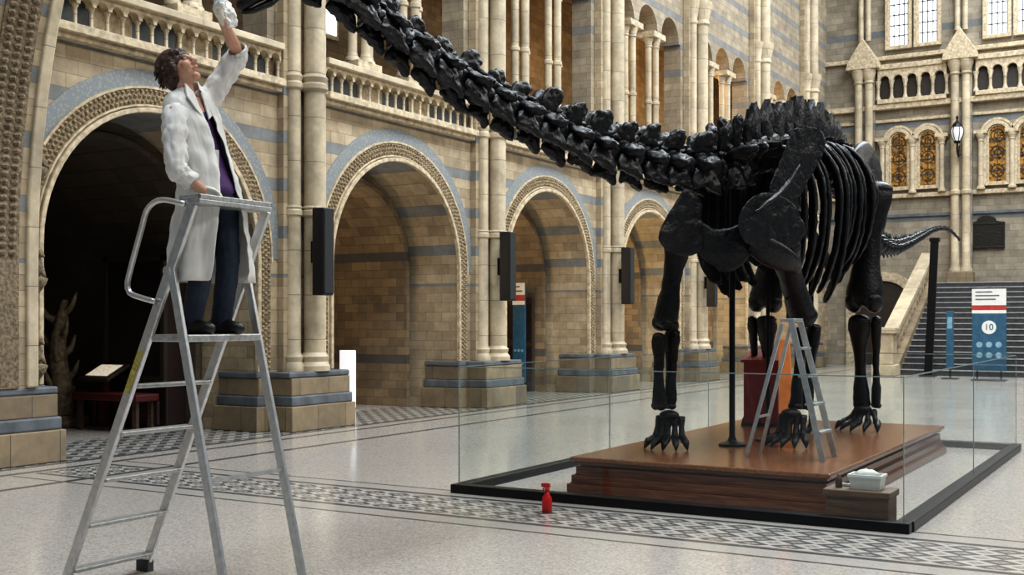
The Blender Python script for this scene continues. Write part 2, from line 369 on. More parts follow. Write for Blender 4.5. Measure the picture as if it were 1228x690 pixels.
for x,l in ((-9.6,'tall clustered pilaster near the left corner of the end wall'),(-6.5,'tall clustered pilaster behind the wall lantern on the end wall'),(-3.4,'tall clustered pilaster at the right edge of the end wall')):
    t=thing('wall_pilaster',l,'pilaster',(x,EY-.3,2.7),'pilasters on the end wall')
    MB().box(x-.34,x+.34,EY-.22,EY,2.7,10.2).build('backing',M['back'],t)
    MB().box(x-.4,x+.4,EY-.55,EY,2.7,3.1).build('base',M['plinth'],t,bev=.03)
    for dx in (-.17,.17):
        m=MB(); m.lathe([(.2,3.1),(.2,3.18),(.13,3.3),(.13,5.6),(.17,5.64),(.17,5.74),(.13,5.78),(.13,9.5),(.18,9.56),(.15,9.62),(.24,9.9),(.24,10.0)],(x+dx,EY-.32,0)); m.build('shaft',M['shaft'],t,ang=35)
    m=MB(); m.plate([(x-.55,EY-.3,10.),(x+.55,EY-.3,10.),(x+.5,EY-.3,10.25),(x,EY-.3,11.05),(x-.5,EY-.3,10.25)],(0,1,0),.55); m.build('gablet',M['roll'],t,bev=.02)
    m=MB(); m.lathe([(.09,11),(.09,15.5)],(x-.12,EY-.2,0)); m.lathe([(.09,11),(.09,15.5)],(x+.12,EY-.2,0)); m.build('upper_shaft',M['shaft'],t,ang=35)
for x0,x1,l in ((-9.15,-6.95,'arcaded stone balustrade under the tall bright windows left of the lantern'),(-6.05,-3.85,'arcaded stone balustrade under the tall bright window at the top right')):
    t=thing('wall_arcade',l,'balustrade',((x0+x1)/2,EY-.2,8.8),'arcaded balustrades on the end wall')
    MB().box(x0,x1,EY-.35,EY,8.8,8.95).build('sill',M['roll'],t,bev=.015); MB().box(x0,x1,EY-.35,EY,9.95,10.12).build('coping',M['roll'],t,bev=.015)
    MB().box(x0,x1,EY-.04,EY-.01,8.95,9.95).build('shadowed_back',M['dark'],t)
    n=5; wd=(x1-x0)/n; m=MB()
    for i in range(n): arch_wall(m,'E',EY-.28,EY-.12,x0+i*wd,x0+(i+1)*wd,x0+(i+.5)*wd,wd/2-.07,9.6,9.95,zb=9.6,n=10)
    m.build('arch_row',M['roll'],t)
    for i in range(n+1): colonnette(x0+i*wd,8.95,9.6,.05,EY-.2,M['shaft'],t,n=8)
t=thing('wall_plaque','dark bronze memorial plaque with an arched top on the end wall above the staircase','plaque',(-5.75,EY-.05,3.9))
arc=lambda hw,z0,z1,ra,y:[(-5.75-hw,y,z0),(-5.75+hw,y,z0),(-5.75+hw,y,z1),(-5.75+ra,y,z1+.04)]+[(-5.75+ra*cos(pi*k/8),y,z1+.04+ra*.6*sin(pi*k/8)) for k in range(1,8)]+[(-5.75-ra,y,z1+.04),(-5.75-hw,y,z1)]
m=MB(); m.plate(arc(.5,3.9,4.7,.30,EY-.04),(0,1,0),.08); m.build('panel',M['bronze'],t,bev=.01)
m=MB(); m.box(-6.3,-5.2,EY-.12,EY,3.84,3.92); m.box(-6.3,-5.22,EY-.1,EY,4.62,4.68); m.box(-6.3,-6.24,EY-.12,EY,3.92,4.7); m.box(-5.26,-5.2,EY-.12,EY,3.92,4.7); m.build('frame',M['bronze'],t,bev=.01)
t=thing('wall_lantern','glass globe lantern on a black scrolled bracket by the amber windows','lamp',(-6.5,EY-.9,6.9))
m=MB(); m.tube([(-6.5,EY-.4,6.9),(-6.5,EY-.7,6.8),(-6.5,EY-.95,6.95),(-6.5,EY-.95,7.2)],.03,6); m.tube([(-6.5,EY-.4,7.2),(-6.5,EY-.6,7.15),(-6.5,EY-.7,6.85)],.02,6); m.build('bracket',M['steel'],t)
m=MB(); m.lathe([(.09,7.27),(.17,7.45),(.19,7.6),(.15,7.72)],(-6.5,EY-.95,0)); m.build('globe',M['lamp'],t,ang=50)
m=MB(); m.lathe([(.08,7.2),(.11,7.25),(.1,7.28)],(-6.5,EY-.95,0)); m.lathe([(.18,7.72),(.13,7.82),(.05,7.9),(.03,7.98),(.05,8.03),(.01,8.1)],(-6.5,EY-.95,0))
for i in range(6):
    a=i*pi/3; c_=lambda r,z:(-6.5+r*cos(a),EY-.95+r*sin(a),z); m.tube([c_(.1,7.27),c_(.18,7.45),c_(.2,7.6),c_(.16,7.73)],.012,4)
m.build('cage',M['steel'],t)
m=MB(); ring(m,'E',-9.0,1.9,.95,1.25,EY-.12,EY,zb=0); o=struct(m.build('dark_archway',M['roll']))
p=MB(); pts=[mp('E',-9.95,0,EY-.03)]+[mp('E',-9.-.95*cos(pi*k/14),1.9+.95*sin(pi*k/14),EY-.03) for k in range(15)]+[mp('E',-8.05,0,EY-.03)]
p.add(pts,[tuple(range(len(pts)))]); p.build('passage_shade',M['dark'],o)  # dark sheet stands for the shade inside the arched passage
# staircase
NST=17; t=thing('staircase','broad dark stone staircase with pale worn nosings at the far end','staircase',(-3,33,0))
for i in range(NST):
    y=33+.31*i; z=.159*(i+1)
    s=MB().box(-7.0,3,y,38.3,z-.159,z).build('step',M['step'],t)
    MB().box(-7.0,3,y-.02,y+.04,z-.025,z+.004).build('nosing',M['nosing'],s)
MB().box(-7.3,3,38.27,40,2.55,2.7).build('landing',M['step'],t)
t=thing('stair_balustrade','sloping pale stone balustrade with a square newel at the left of the staircase','balustrade',(-7.25,32.6,0))
m=MB(); m.box(-7.6,-6.95,32.2,32.85,0,.3); m.box(-7.52,-7.03,32.28,32.77,.3,1.15); m.box(-7.6,-6.95,32.2,32.85,1.15,1.32); m.build('newel',M['shaft'],t,bev=.02)
m=MB(); m.hexa([(-7.5,32.8,0),(-7.0,32.8,0),(-7.0,38.3,0),(-7.5,38.3,0),(-7.5,32.8,.25),(-7.0,32.8,.25),(-7.0,38.3,2.95),(-7.5,38.3,2.95)]); m.build('string_wall',M['plinth'],t)
m=MB(); m.bar((-7.25,32.7,1.05),(-7.25,38.3,3.6),.4,.16); m.build('handrail',M['shaft'],t,bev=.02)
for i in range(14):
    y=33.1+.38*i; z=.25+(y-32.8)/5.5*2.7
    m=MB(); m.lathe([(.1,z-.05),(.06,z+.1),(.1,z+.32),(.055,z+.5),(.09,z+.72)],(-7.25,y,0),8); m.build('baluster',M['shaft'],t,True)
# tall dark post near the foot of the stairs
a=G(1113,452); b_=P(1121,288,F*H/(452-HY))
t=thing('dark_post','tall slightly leaning dark post at the foot of the stair balustrade','post',a)
m=MB(); m.bar(a+V((0,0,.05)),b_,.2,.12,(0,1,0)); m.build('shaft',M['steel'],t,bev=.01)
m=MB(); m.box(a.x-.2,a.x+.2,a.y-.2,a.y+.2,0,.05); m.build('base',M['steel'],t,bev=.01)
m=MB(); m.bar(b_-V((0,0,.05)),b_+V((0,0,.06)),.26,.18,(0,1,0)); m.build('cap',M['steel'],t,bev=.02)
# ------------------------------------------------------------------ piers, arches, parapets
PL=['massive stone pier at the left edge, at the foot of the great cross arch','clustered stone pier behind the tall ladder, carrying the nearest loudspeaker','clustered stone pier right of the pale lit post, second with a loudspeaker','clustered stone pier under the middle of the long neck, third with a loudspeaker','clustered stone pier behind the nearer front leg of the skeleton','clustered stone pier mostly hidden behind the skeleton body','farthest clustered stone pier in the corner by the end wall']
for k,y in enumerate(PY):
    t=thing('stone_pier',PL[k],'pier',(-10.6,y,0),'piers of the left arcade')
    s0=.07
    m=MB()
    for (xa,xb,hw,z0,z1) in ((-10.85,-10.38,.66+s0,0,.34),(-10.85,-10.44,.6+s0,.48,.72),(-11.6,-10.8,.86,0,.34),(-11.55,-10.82,.80,.48,.72)): m.box(xa,xb,y-hw+(.0 if hw>.78 else .1),y+hw,z0,z1)
    m.build('plinth',M['plinth'],t,bev=.012)
    m=MB()
    for (xa,xb,hw,z0,z1) in ((-10.85,-10.41,.63+s0,.34,.48),(-10.85,-10.46,.62+s0,.72,.80),(-11.58,-10.81,.83,.34,.48),(-11.56,-10.83,.82,.72,.8)): m.box(xa,xb,y-hw+(.0 if hw>.78 else .1),y+hw,z0,z1)
    m.build('plinth_band',M['slate'],t,bev=.02)
    y2=y+.10
    MB().box(-10.95,-10.78,y2-.45,y2+.45,.8,14.5).build('backing',M['stone'],t,bev=.015)
    for dy,xx,r in ((0,-10.62,.15),(-.27,-10.76,.1),(.27,-10.76,.1)):
        if k==0 and dy<=0: continue
        m=MB(); m.lathe([(r*1.5,.8),(r*1.5,.87),(r*1.2,.93),(r*1.35,1.0),(r,1.06),(r,2.95),(r*1.22,2.97),(r*1.22,3.03),(r*1.1,3.05),(r*1.22,3.08),(r,3.11),(r,4.7),(r*1.3,4.74),(r*1.3,4.80),(r*1.1,4.83),(r*1.3,4.9),(r,4.95),(r,8.9),(r*1.3,8.95),(r*1.1,9.05),(r*1.7,9.4),(r*1.7,9.5),(r,9.52),(r,14.5)],(xx,y2+dy,0),18); m.build('shaft',M['shaft'],t,ang=30)
    if k==0:
        for z in (1.15,2.1,3.3):
            cx,cy=-10.84,y+.70; m=MB()
            m.ell((cx,cy,z),(.07,.08,.12),None,10,7); m.ell((cx+.04,cy,z+.14),(.055,.05,.06),None,10,7); m.tube([(cx+.06,cy,z+.13),(cx+.11,cy+.01,z+.1)],[.035,.018],8)
            m.tube([(cx+.02,cy-.05,z-.02),(cx+.07,cy-.05,z-.12)],[.03,.022],6); m.tube([(cx+.02,cy+.05,z-.02),(cx+.07,cy+.05,z-.12)],[.03,.022],6); m.lathe([(.03,z-.3),(.1,z-.2),(.12,z-.14),(.09,z-.12)],(cx,cy,0),10)
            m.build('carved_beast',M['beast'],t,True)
OR=['first','second','third','fourth','fifth','sixth']
AL=['widest round arch behind the person and the tall ladder','round arch over the lit alcove with the pale lit post','round arch over the passage with the blue sign','narrow looking round arch below the neck and left of the front leg','round arch seen between the front legs of the skeleton','farthest round arch, nearly hidden behind the skeleton']
for k in range(6):
    yc=(PY[k]+PY[k+1])/2
    t=thing('arch_surround',AL[k],'arch',(-10.9,yc,.8),'carved surrounds of the left arcade')
    m=MB(); ring(m,'L',yc,ZS,R-.02,R+.04,-10.83,-10.9,zb=.8); ring(m,'L',yc,ZS,R+.05,R+.08,-10.86,-10.9,zb=.8); m.build('inner_moulding',M['roll'],t,bev=.012)
    m=MB(); ring(m,'L',yc,ZS,R+.08,R+.27,-10.88,-10.9,zb=.8)
    n=84
    for i in range(n+1):
        a=pi*i/n
        for rr,off,sz in ((R+.115,0,.028),(R+.175,.5,.03),(R+.235,0,.028)):
            a2=a+off*pi/n; c_,s_=cos(a2),sin(a2)
            if i==n and off: continue
            m.ell((-10.875,yc+rr*c_,ZS+rr*s_),(.035,sz,.02),(V((1,0,0)),V((0,c_,s_)),V((0,-s_,c_))),5,4)
    for sg in (-1,1):
        z=.86
        while z<ZS-.03:
            for rr,off in ((.115,0),(.175,.035),(.235,0)): m.ell((-10.875,yc+sg*(R+rr),z+off),(.035,.028,.022),None,5,4)
            z+=.07
    m.build('carved_band',M['carve'],t)
    m=MB(); ring(m,'L',yc,ZS,R+.27,R+.30,-10.86,-10.9,zb=ZS-.05); m.build('outer_bead',M['roll'],t)
    m=MB(); ring(m,'L',yc,ZS,R+.30,R+.50,-10.888,-10.9); m.build('inlaid_band',M['leaf'],t)
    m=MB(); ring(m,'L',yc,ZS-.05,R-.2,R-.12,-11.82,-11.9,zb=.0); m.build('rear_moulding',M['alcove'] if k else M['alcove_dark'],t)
def parapet(y0,y1,lab):
    t=thing('gallery_parapet',lab,'balustrade',(-10.85,(y0+y1)/2,ZG),'gallery parapets above the left arcade')
    m=MB(); m.box(-11.0,-10.70,y0,y1,ZG-.03,ZG+.07); m.box(-11.0,-10.78,y0,y1,ZG-.10,ZG-.03); m.build('base_rail',M['roll'],t,bev=.008)
    MB().box(-11.0,-10.72,y0,y1,ZG+.47,ZG+.56).build('coping',M['shaft'],t,bev=.01)
    MB().box(-11.02,-10.98,y0,y1,ZG+.07,ZG+.47).build('back_panel',M['slate'],t)
    n=18; wd=(y1-y0)/n; m=MB()
    for i in range(n): arch_wall(m,'L',-10.80,-10.92,y0+i*wd,y0+(i+1)*wd,y0+(i+.5)*wd,wd/2-.025,ZG+.33,ZG+.47,zb=ZG+.33,n=8)
    m.build('arch_row',M['roll'],t)
    for i in range(n+1):
        m=MB(); m.lathe([(.042,ZG+.07),(.042,ZG+.09),(.023,ZG+.12),(.023,ZG+.28),(.042,ZG+.32),(.042,ZG+.335)],(-10.86,y0+i*wd,0),8); m.build('baluster',M['shaft'],t,ang=40)
for k in range(6): parapet(PY[k]+.55,PY[k+1]-.38,'low arcaded stone gallery parapet above the %s arch counted from the ladder'%OR[k])
for k in range(6):
    ya,yb=PY[k]+.5,PY[k+1]-.5; wd=(yb-ya)/3
    for j in (1,2):
        y=ya+j*wd
        t=thing('gallery_column','%s slender triple column of the gallery above the %s arch from the ladder'%('left' if j==1 else 'right',OR[k]),'column',(-11.15,y,ZG),'triple columns of the upper gallery')
        MB().box(-11.42,-10.95,y-.3,y+.3,ZG,ZG+.75).build('pedestal',M['roll'],t,bev=.01)
        for dy,dx in ((-.2,0),(.2,0),(0,.1)):
            r=.075; m=MB(); m.lathe([(r*1.5,ZG+.75),(r*1.5,ZG+.8),(r*1.1,ZG+.85),(r,ZG+.9),(r,ZG+1.9),(r*1.3,ZG+1.92),(r*1.3,ZG+1.98),(r,ZG+2.0),(r,ZU-.35),(r*1.3,ZU-.33),(r*1.1,ZU-.28),(r*1.8,ZU-.1)],(-11.15+dx,y+dy,0),12); m.build('shaft',M['shaft'],t,ang=35)
        MB().box(-11.4,-10.93,y-.34,y+.34,ZU-.12,ZU+.02).build('capital',M['roll'],t,bev=.01)
# great cross arch
t=thing('cross_arch','great carved stone arch rising across the hall from the left edge pier','arch',(-1.75,7.45,2.0))
m=MB(); ring(m,'E',-1.75,2.2,8.72,9.4,7.05,7.85,zb=0,n=48); m.build('arch_ring',M['stone'],t)
m=MB(); ring(m,'E',-1.75,2.2,8.68,8.78,7.02,7.14,zb=.8,n=48); ring(m,'E',-1.75,2.2,8.68,8.78,7.74,7.88,zb=.8,n=48); m.build('edge_roll',M['shaft'],t,bev=.02)
m=MB(); ring(m,'E',-1.75,2.2,8.70,8.75,7.25,7.65,zb=.8,n=48)
for i in range(170):
    a=pi-pi*i/340
    for yy in (7.33,7.45,7.57): m.ell((-1.75+8.70*cos(a),yy,2.2+8.70*sin(a)),(.04,.05,.035),None,5,4)
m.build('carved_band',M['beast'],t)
wn+=1; m=MB(); y,z=16.8,7.15
m.box(-14.0,-13.93,y-.3,y+.3,z-.35,z+.35); o=struct(m.build('window_%d'%wn,M['roll'])); MB().box(-13.93,-13.91,y-.22,y+.22,z-.27,z+.27).build('pane',M['day'],o)
# ------------------------------------------------------------------ loudspeakers, signs, post
SL=['tall black column loudspeaker on the pier nearest the ladder, largest of four','tall black column loudspeaker on the second pier from the ladder','tall black column loudspeaker on the third pier, left of the front leg','smallest tall black column loudspeaker, just behind the front leg']
for k in range(1,5):
    y=PY[k]-.12; t=thing('loudspeaker',SL[k-1],'loudspeaker',(-10.3,y,1.85),'column loudspeakers on the piers')
    MB().box(-10.38,-10.18,y-.11,y+.11,1.85,3.05).build('cabinet',M['black'],t,bev=.015)
    MB().box(-10.18,-10.165,y-.095,y+.095,1.88,3.02).build('grille',M['grille'],t); MB().box(-10.47,-10.38,y-.03,y+.09,2.3,2.6).build('bracket',M['steel'],t)
def sign(x,y,w_,z0,z1,lab,full=True):
    t=thing('sign_stand',lab,'sign',(x,y,0)); h=z1-z0; X=lambda f:x+f*w_
    MB().box(x-w_/2,x+w_/2,y,y+.06,z0,z1).build('board',M['blue'],t,bev=.008)
    h0=.80 if full else .88
    MB().box(X(-.5),X(.5),y-.006,y,z0+h*h0,z1).build('header',M['white'],t)
    MB().box(X(-.5),X(.5),y-.008,y,z0+h*(h0-.06),z0+h*h0).build('red_stripe',M['red'],t)
    MB().box(X(-.5),X(.5),y-.007,y,z0+h*(h0-.1),z0+h*(h0-.06)).build('white_stripe',M['white'],t)
    m=MB()
    for i,(a,b) in enumerate(((-.4,.1),(-.4,.3),(-.4,.2))[:3 if full else 2]): m.box(X(a),X(b),y-.012,y-.006,z0+h*(.955-.045*i),z0+h*(.97-.045*i))
    m.build('header_lines',M['grey'],t)
    if full:
        m=MB(); m.tube([(x,y-.012,z0+h*.53),(x,y,z0+h*.53)],.17*w_/.8,20); m.build('number_disc',M['white'],t); text('10',.22*w_/.8,(x,y-.016,z0+h*.53),M['blue'],t,'number')
    for i in range(3):
        for j in range(2):
            m=MB(); m.tube([(X(-.28+.28*i),y-.01,z0+h*(.32-.13*j)),(X(-.28+.28*i),y,z0+h*(.32-.13*j))],.075*w_/.8,14); m.build('pictogram',M['blued'],t)
    MB().box(x-w_*.5,x+w_*.5,y-.15,y+.25,0,.03).build('foot_plate',M['steel'],t)
    for s in (-.35,.35): MB().box(X(s)-.02,X(s)+.02,y+.02,y+.06,.03,z0+.05).build('post',M['steel'],t)
p=G(1186,457); sign(p.x,p.y,.8,.25,2.3,'blue information sign with a circled number 10 before the stairs')
p=G(1139,455)
t=thing('post_sign','slim blue sign post left of the large numbered sign','sign',(p.x,p.y,0)); MB().box(p.x-.09,p.x+.09,p.y,p.y+.05,.3,1.75).build('board',M['blue'],t,bev=.008); MB().box(p.x-.02,p.x+.02,p.y+.05,p.y+.08,0,1.6).build('post',M['steel'],t); MB().box(p.x-.2,p.x+.2,p.y-.1,p.y+.2,0,.03).build('foot_plate',M['steel'],t)
MB().box(p.x-.06,p.x+.06,p.y-.005,p.y,1.3,1.6).build('panel',M['blued'],t)
p=P(622,385,24.3); sign(p.x,p.y,.30,.2,2.3,'narrow blue sign with a white and red top inside the third arch',False)
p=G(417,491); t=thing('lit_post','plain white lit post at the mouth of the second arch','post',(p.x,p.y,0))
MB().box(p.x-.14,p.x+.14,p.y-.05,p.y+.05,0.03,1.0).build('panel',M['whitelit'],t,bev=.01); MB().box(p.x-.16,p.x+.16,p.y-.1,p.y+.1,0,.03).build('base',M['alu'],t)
o=struct(MB().box(-12.95,-12.05,21.24,21.33,0,2.0).build('door_2',M['oldwood'],bev=.01))
m=MB()
for i in range(2):
    for j in range(2): m.box(-12.85+.43*i,-12.5+.43*i,21.225,21.24,.2+.9*j,.95+.9*j)
m.build('panels',M['dark'],o)
# alcove one contents
t=thing('display_case','tall dark red display case set against the wall inside the ladder arch','display case',(-12.5,11.2,0))
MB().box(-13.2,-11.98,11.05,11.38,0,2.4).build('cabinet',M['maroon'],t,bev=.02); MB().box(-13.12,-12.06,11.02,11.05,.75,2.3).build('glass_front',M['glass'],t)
m=MB(); m.box(-13.2,-11.98,11.0,11.06,.66,.74); m.box(-13.2,-13.13,11.0,11.06,.74,2.4); m.box(-12.05,-11.98,11.0,11.06,.74,2.4); m.box(-13.2,-11.98,11.,11.06,2.32,2.4); m.build('frame',M['dark'],t)
t=thing('bench','low dark red bench on posts inside the ladder arch','bench',(-12.6,10.75,0))
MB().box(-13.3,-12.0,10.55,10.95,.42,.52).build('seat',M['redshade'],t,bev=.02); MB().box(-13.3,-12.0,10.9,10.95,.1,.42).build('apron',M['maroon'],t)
for x in (-13.2,-12.1):
    for y in (10.6,10.86): MB().box(x-.04,x+.04,y,y+.05,0,.42).build('leg',M['oldwood'],t)
p=G(125,515); t=thing('lectern','small dark reading lectern with a sloping pale lit label, inside the ladder arch','lectern',(p.x,p.y,0))
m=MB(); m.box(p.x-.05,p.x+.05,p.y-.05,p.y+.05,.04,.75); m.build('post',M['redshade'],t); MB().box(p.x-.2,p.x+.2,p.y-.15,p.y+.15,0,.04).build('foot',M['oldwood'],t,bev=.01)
m=MB(); m.hexa([(p.x-.3,p.y-.2,.66),(p.x+.3,p.y-.2,.66),(p.x+.3,p.y+.2,.86),(p.x-.3,p.y+.2,.86),(p.x-.3,p.y-.2,.71),(p.x+.3,p.y-.2,.71),(p.x+.3,p.y+.2,.91),(p.x-.3,p.y+.2,.91)]); m.build('desk',M['dark'],t,bev=.01)
m=MB(); m.add([(p.x-.22,p.y-.14,.748),(p.x+.22,p.y-.14,.748),(p.x+.22,p.y+.14,.888),(p.x-.22,p.y+.14,.888)],[(0,1,2,3)]); m.build('label_card',M['label'],t)
random.seed(3); c=V((-13.9,10.85,0)); m=MB()
m.tube(cr([c,c+V((.05,0,.5)),c+V((.0,-.05,1.1)),c+V((.1,0,1.8))],9),[.22,.17,.15,.14,.13,.12,.1,.08,.04],8)
for i in range(12):
    z=.3+i*.12; a=i*2.3; d=V((cos(a),sin(a)*.6-.1,.3)); m.tube(cr([c+V((0,0,z)),c+V((0,0,z))+d*.22,c+V((0,0,z))+d*.35+V((0,0,.18))],6),[.07,.06,.05,.04,.03,.012],6)
m.lathe([(.4,0),(.4,.12),(.3,.16)],c,12)
tag(m.build('twisted_fossil',M['fossil'],smooth=True),'gnarled branching brown fossil in the shadow at far left','fossil')
# ------------------------------------------------------------------ platform and barrier
BX0,BX1,BY0,BY1=-5.52,-1.76,8.42,14.45
t=thing('glass_barrier','low glass barrier on a black kerb around the skeleton platform','barrier',((BX0+BX1)/2,(BY0+BY1)/2,0))
m=MB()
for a in ((BX0-.05,BX1+.05,BY0-.06,BY0+.06),(BX0-.05,BX1+.05,BY1-.06,BY1+.06),(BX0-.06,BX0+.06,BY0+.06,BY1-.06),(BX1-.06,BX1+.06,BY0+.06,BY1-.06)): m.box(*a,0,.075)
m.build('kerb',M['steel'],t,bev=.008)
def pane(x0,x1,y0,y1):
    m=MB()
    if abs(x1-x0)>abs(y1-y0): m.add([(x0,y0,.07),(x1,y0,.07),(x1,y0,1.1),(x0,y0,1.1)],[(0,1,2,3)])
    else: m.add([(x0,y0,.07),(x0,y1,.07),(x0,y1,1.1),(x0,y0,1.1)],[(0,1,2,3)])
    o=m.build('glass_panel',M['glass'],t)
    e=MB(); e.bar((x0,y0,1.1),(x1,y1,1.1),.008,.008); e.bar((x0,y0,.07),(x0,y0,1.1),.005,.005,(1,0,0)); e.bar((x1,y1,.07),(x1,y1,1.1),.005,.005,(1,0,0)); e.build('polished_edge',M['glassedge'],o)
ym=(BY0+BY1)/2
pane(BX0,BX1,BY0,BY0); pane(BX0,BX1,BY1,BY1)
for x in (BX0,BX1): pane(x,x,BY0+.01,ym); pane(x,x,ym+.02,BY1-.01)
QX0,QX1,QY0,QY1,QZ=-4.72,-2.40,8.92,13.75,.31
t=thing('display_platform','stepped polished mahogany platform under the skeleton','platform',((QX0+QX1)/2,(QY0+QY1)/2,0))
m=MB()
for z0,z1,o_ in ((0,.075,.0),(.075,.09,.025),(.09,.15,.03),(.15,.165,.055),(.165,.225,.06),(.225,.245,.09),(.245,.27,.05)): m.box(QX0+o_,QX1-o_,QY0+o_,QY1-o_,z0,z1)
m.build('moulded_sides',M['wood'],t,bev=.006)
MB().box(QX0+.02,QX1-.02,QY0+.02,QY1-.02,.27,QZ).build('deck',M['deck'],t,bev=.012)
# ------------------------------------------------------------------ skeleton
D=thing('dinosaur_skeleton','huge black long-necked dinosaur skeleton mounted on the wooden platform','skeleton',(-3.65,11.3,QZ))
rv=random.Random(21)
def vertebra(name,p,T,L,r,sh,back,wing,rib=0.,bifid=False,chev=0.,comb=0.,wdrop=.3,rg=.03,sl=1.,soft=False):
    T=T.normalized(); S=T.cross(V((0,0,1))).normalized(); U=S.cross(T); m=MB(); j=lambda a=.14:1+rv.uniform(-a,a)
    T=(T+U*rv.uniform(-.06,.06)+S*rv.uniform(-.05,.05)).normalized(); sh*=j(.08); r*=j(.05)
    q=lambda a,b,c:p+T*a+S*b+U*c
    fat=1.5 if soft else 1.
    m.tube([q(-.52*L,0,0),q(-.48*L,0,0),q(-.34*L,0,0),q(-.08*L,0,0),q(.18*L,0,0),q(.36*L,0,0),q(.52*L,0,0)],[(r*.85,r*.85),(r*1.15,r*1.15),(r*1.08,r*1.1),(r*.62,r*.7),(r*.72,r*.78),(r*1.08,r*1.02),(r*.5,r*.5)],10)
    def blk(l0,w0,z0,l1,w1,z1,sft): m.hexa([q(-l0,-w0,z0),q(l0,-w0,z0),q(l0,w0,z0),q(-l0,w0,z0),q(-l1-sft,-w1,z1),q(l1-sft,-w1,z1),q(l1-sft,w1,z1),q(-l1-sft,w1,z1)])
    blk(.38*L,.8*r,.2*r,.30*L,.6*r,1.4*r,0.)
    a_=sl
    if soft: prof=[(-.36*L,.7*r),(.36*L,.7*r),(.24*L,sh*.62),(.22*L-back,sh*.98*j(.06)),(.0-back,sh*1.02*j(.05)),(-.22*L-back,sh*1.12*j(.05)),(-.38*L-back,sh*.88*j(.06)),(-.30*L,sh*.55)]
    else: prof=[(-.38*L*a_-comb*.3,.85*r),(.38*L*a_+comb*.3,.85*r),(.24*L*a_+comb*.7,sh*.5),(.28*L*a_+comb-back,sh*.82*j(.08)),(.16*L+comb*.75-back,sh*1.02*j(.08)),(.02*L-back,sh*.92*j(.06)),(-.16*L-comb*.7-back,sh*1.10*j(.08)),(-.34*L*a_-comb-back,sh*.82*j(.08)),(-.25*L*a_-comb*.7,sh*.55)]
    if bifid:
        for s in (-1,1): m.dome([q(a,s*(.2*r+.42*r*(c-.7*r)/(sh-.7*r)),c) for a,c in prof],S,.45*r*fat,.55,.4)
    else: m.dome([q(a,0,c) for a,c in prof],S,max(.12 if comb else 0,.45*r*fat),.55,.4)
    for s in (-1,1):
        w0=.35*r; zz=.85*r; ze=zz-wing*wdrop
        m.dome([q(.28*L*a_,s*w0,zz*.7),q(.30*L*j(),s*wing*.72,ze*.95),q(.12*L,s*wing*1.14*j(.08),ze-.03*L),q(-.10*L,s*wing*.98,ze*.9),q(-.26*L*j(),s*wing*1.08,ze),q(-.22*L,s*wing*.55,zz*.5),q(-.36*L*a_,s*w0,zz*.6)],U+S*s*wdrop,.5*r*fat,.5,.35)
        m.hexa([q(.14*L,s*.28*r,.7*r),q(.56*L,s*.40*r,.85*r),q(.56*L,s*.78*r,.85*r),q(.14*L,s*.75*r,.7*r),q(.14*L,s*.28*r,1.3*r),q(.50*L,s*.42*r,1.2*r),q(.50*L,s*.72*r,1.15*r),q(.14*L,s*.65*r,1.2*r)])
        m.hexa([q(-.14*L,s*.25*r,.9*r),q(-.54*L,s*.35*r,1.2*r),q(-.54*L,s*.72*r,1.15*r),q(-.14*L,s*.75*r,.85*r),q(-.14*L,s*.25*r,1.5*r),q(-.48*L,s*.35*r,1.6*r),q(-.48*L,s*.66*r,1.5*r),q(-.14*L,s*.6*r,1.35*r)])
        if rib:
            b=s*.9*r
            pr=[(.30*L,.1*r),(.38*L,-.6*r),(.48*L*j(),-1.4*r*j()),(.15*L,-1.35*r),(-.13*L,-1.45*r*j()),(-rib*L*j(),-2.05*r*j()),(-.36*L,-.9*r),(-.22*L,.1*r)]
            m.dome([q(a,b*(1+.2*(-c/r)),c) for a,c in pr],S,.42*r*fat,.5,.35)
    if chev: m.tube([q(-.45*L,0,-.8*r),q(-.55*L,0,-.8*r-chev*.6),q(-.75*L,0,-.8*r-chev)],[(.35*r,.4*r),(.2*r,.3*r),(.12*r,.25*r)],6)
    if soft:
        o=m.build(name,M['bone'],D,True,sub=2); return rough_up(o,.05,.05)
    o=m.build(name,M['bone'],D,ang=42,simple=1)
    if rg: rough_up(o,rg,.05)
    return o
neck=[P(352,-30,6.62),P(395,-16,6.85),P(432,5,7.08),P(475,40,7.45),P(525,78,7.9),P(578,111,8.35),P(632,141,8.85),P(690,168,9.35),P(748,188,9.8),P(805,200,10.25),V((-3.74,9.92,2.88))]
NV=15; A=cr(neck,None)
for i in range(NV):
    f=(i+.5)/NV; p=A(f); T=A(max(0,f-.02))-A(min(1,f+.02)); r=.072+.068*f; L=.37
    vertebra('neck_vertebra',p,T,L*.95,r,r*2.4,.03,r*1.85,rib=.55,bifid=f>.5,wdrop=.5,sl=.85,soft=True)
back=[V((-3.74,9.92,2.88)),V((-3.69,10.5,3.0)),V((-3.62,11.2,3.13)),V((-3.56,11.9,3.2)),V((-3.5,12.6,3.2)),V((-3.48,13.3,3.1))]
B=cr(back,None); ND=13
for i in range(ND):
    f=(i+.5)/ND; p=B(f); T=B(max(0,f-.03))-B(min(1,f+.03))
    r=.13+.03*f; sh=.34+.30*min(1,f/.75)-(.14*(f-.75)/.25 if f>.75 else 0)
    vertebra('back_vertebra',p,T,.27,r,sh,.02+.04*f,.36,rib=.5 if i<2 else 0,bifid=i<3,comb=.03 if i<4 else .092,wdrop=-.12,rg=.05,soft=i<2)
tail=[V((-3.48,13.3,3.05)),V((-3.48,14.2,2.72)),V((-3.5,15.2,2.50)),V((-3.53,16.2,2.49)),V((-3.57,17.2,2.60)),V((-3.62,18.4,2.78)),V((-3.66,19.4,2.94)),V((-3.68,20.3,3.05)),V((-3.66,20.9,3.08)),V((-3.62,21.4,3.03)),V((-3.58,21.75,2.94))]
Tt=cr(tail,None); NTl=36
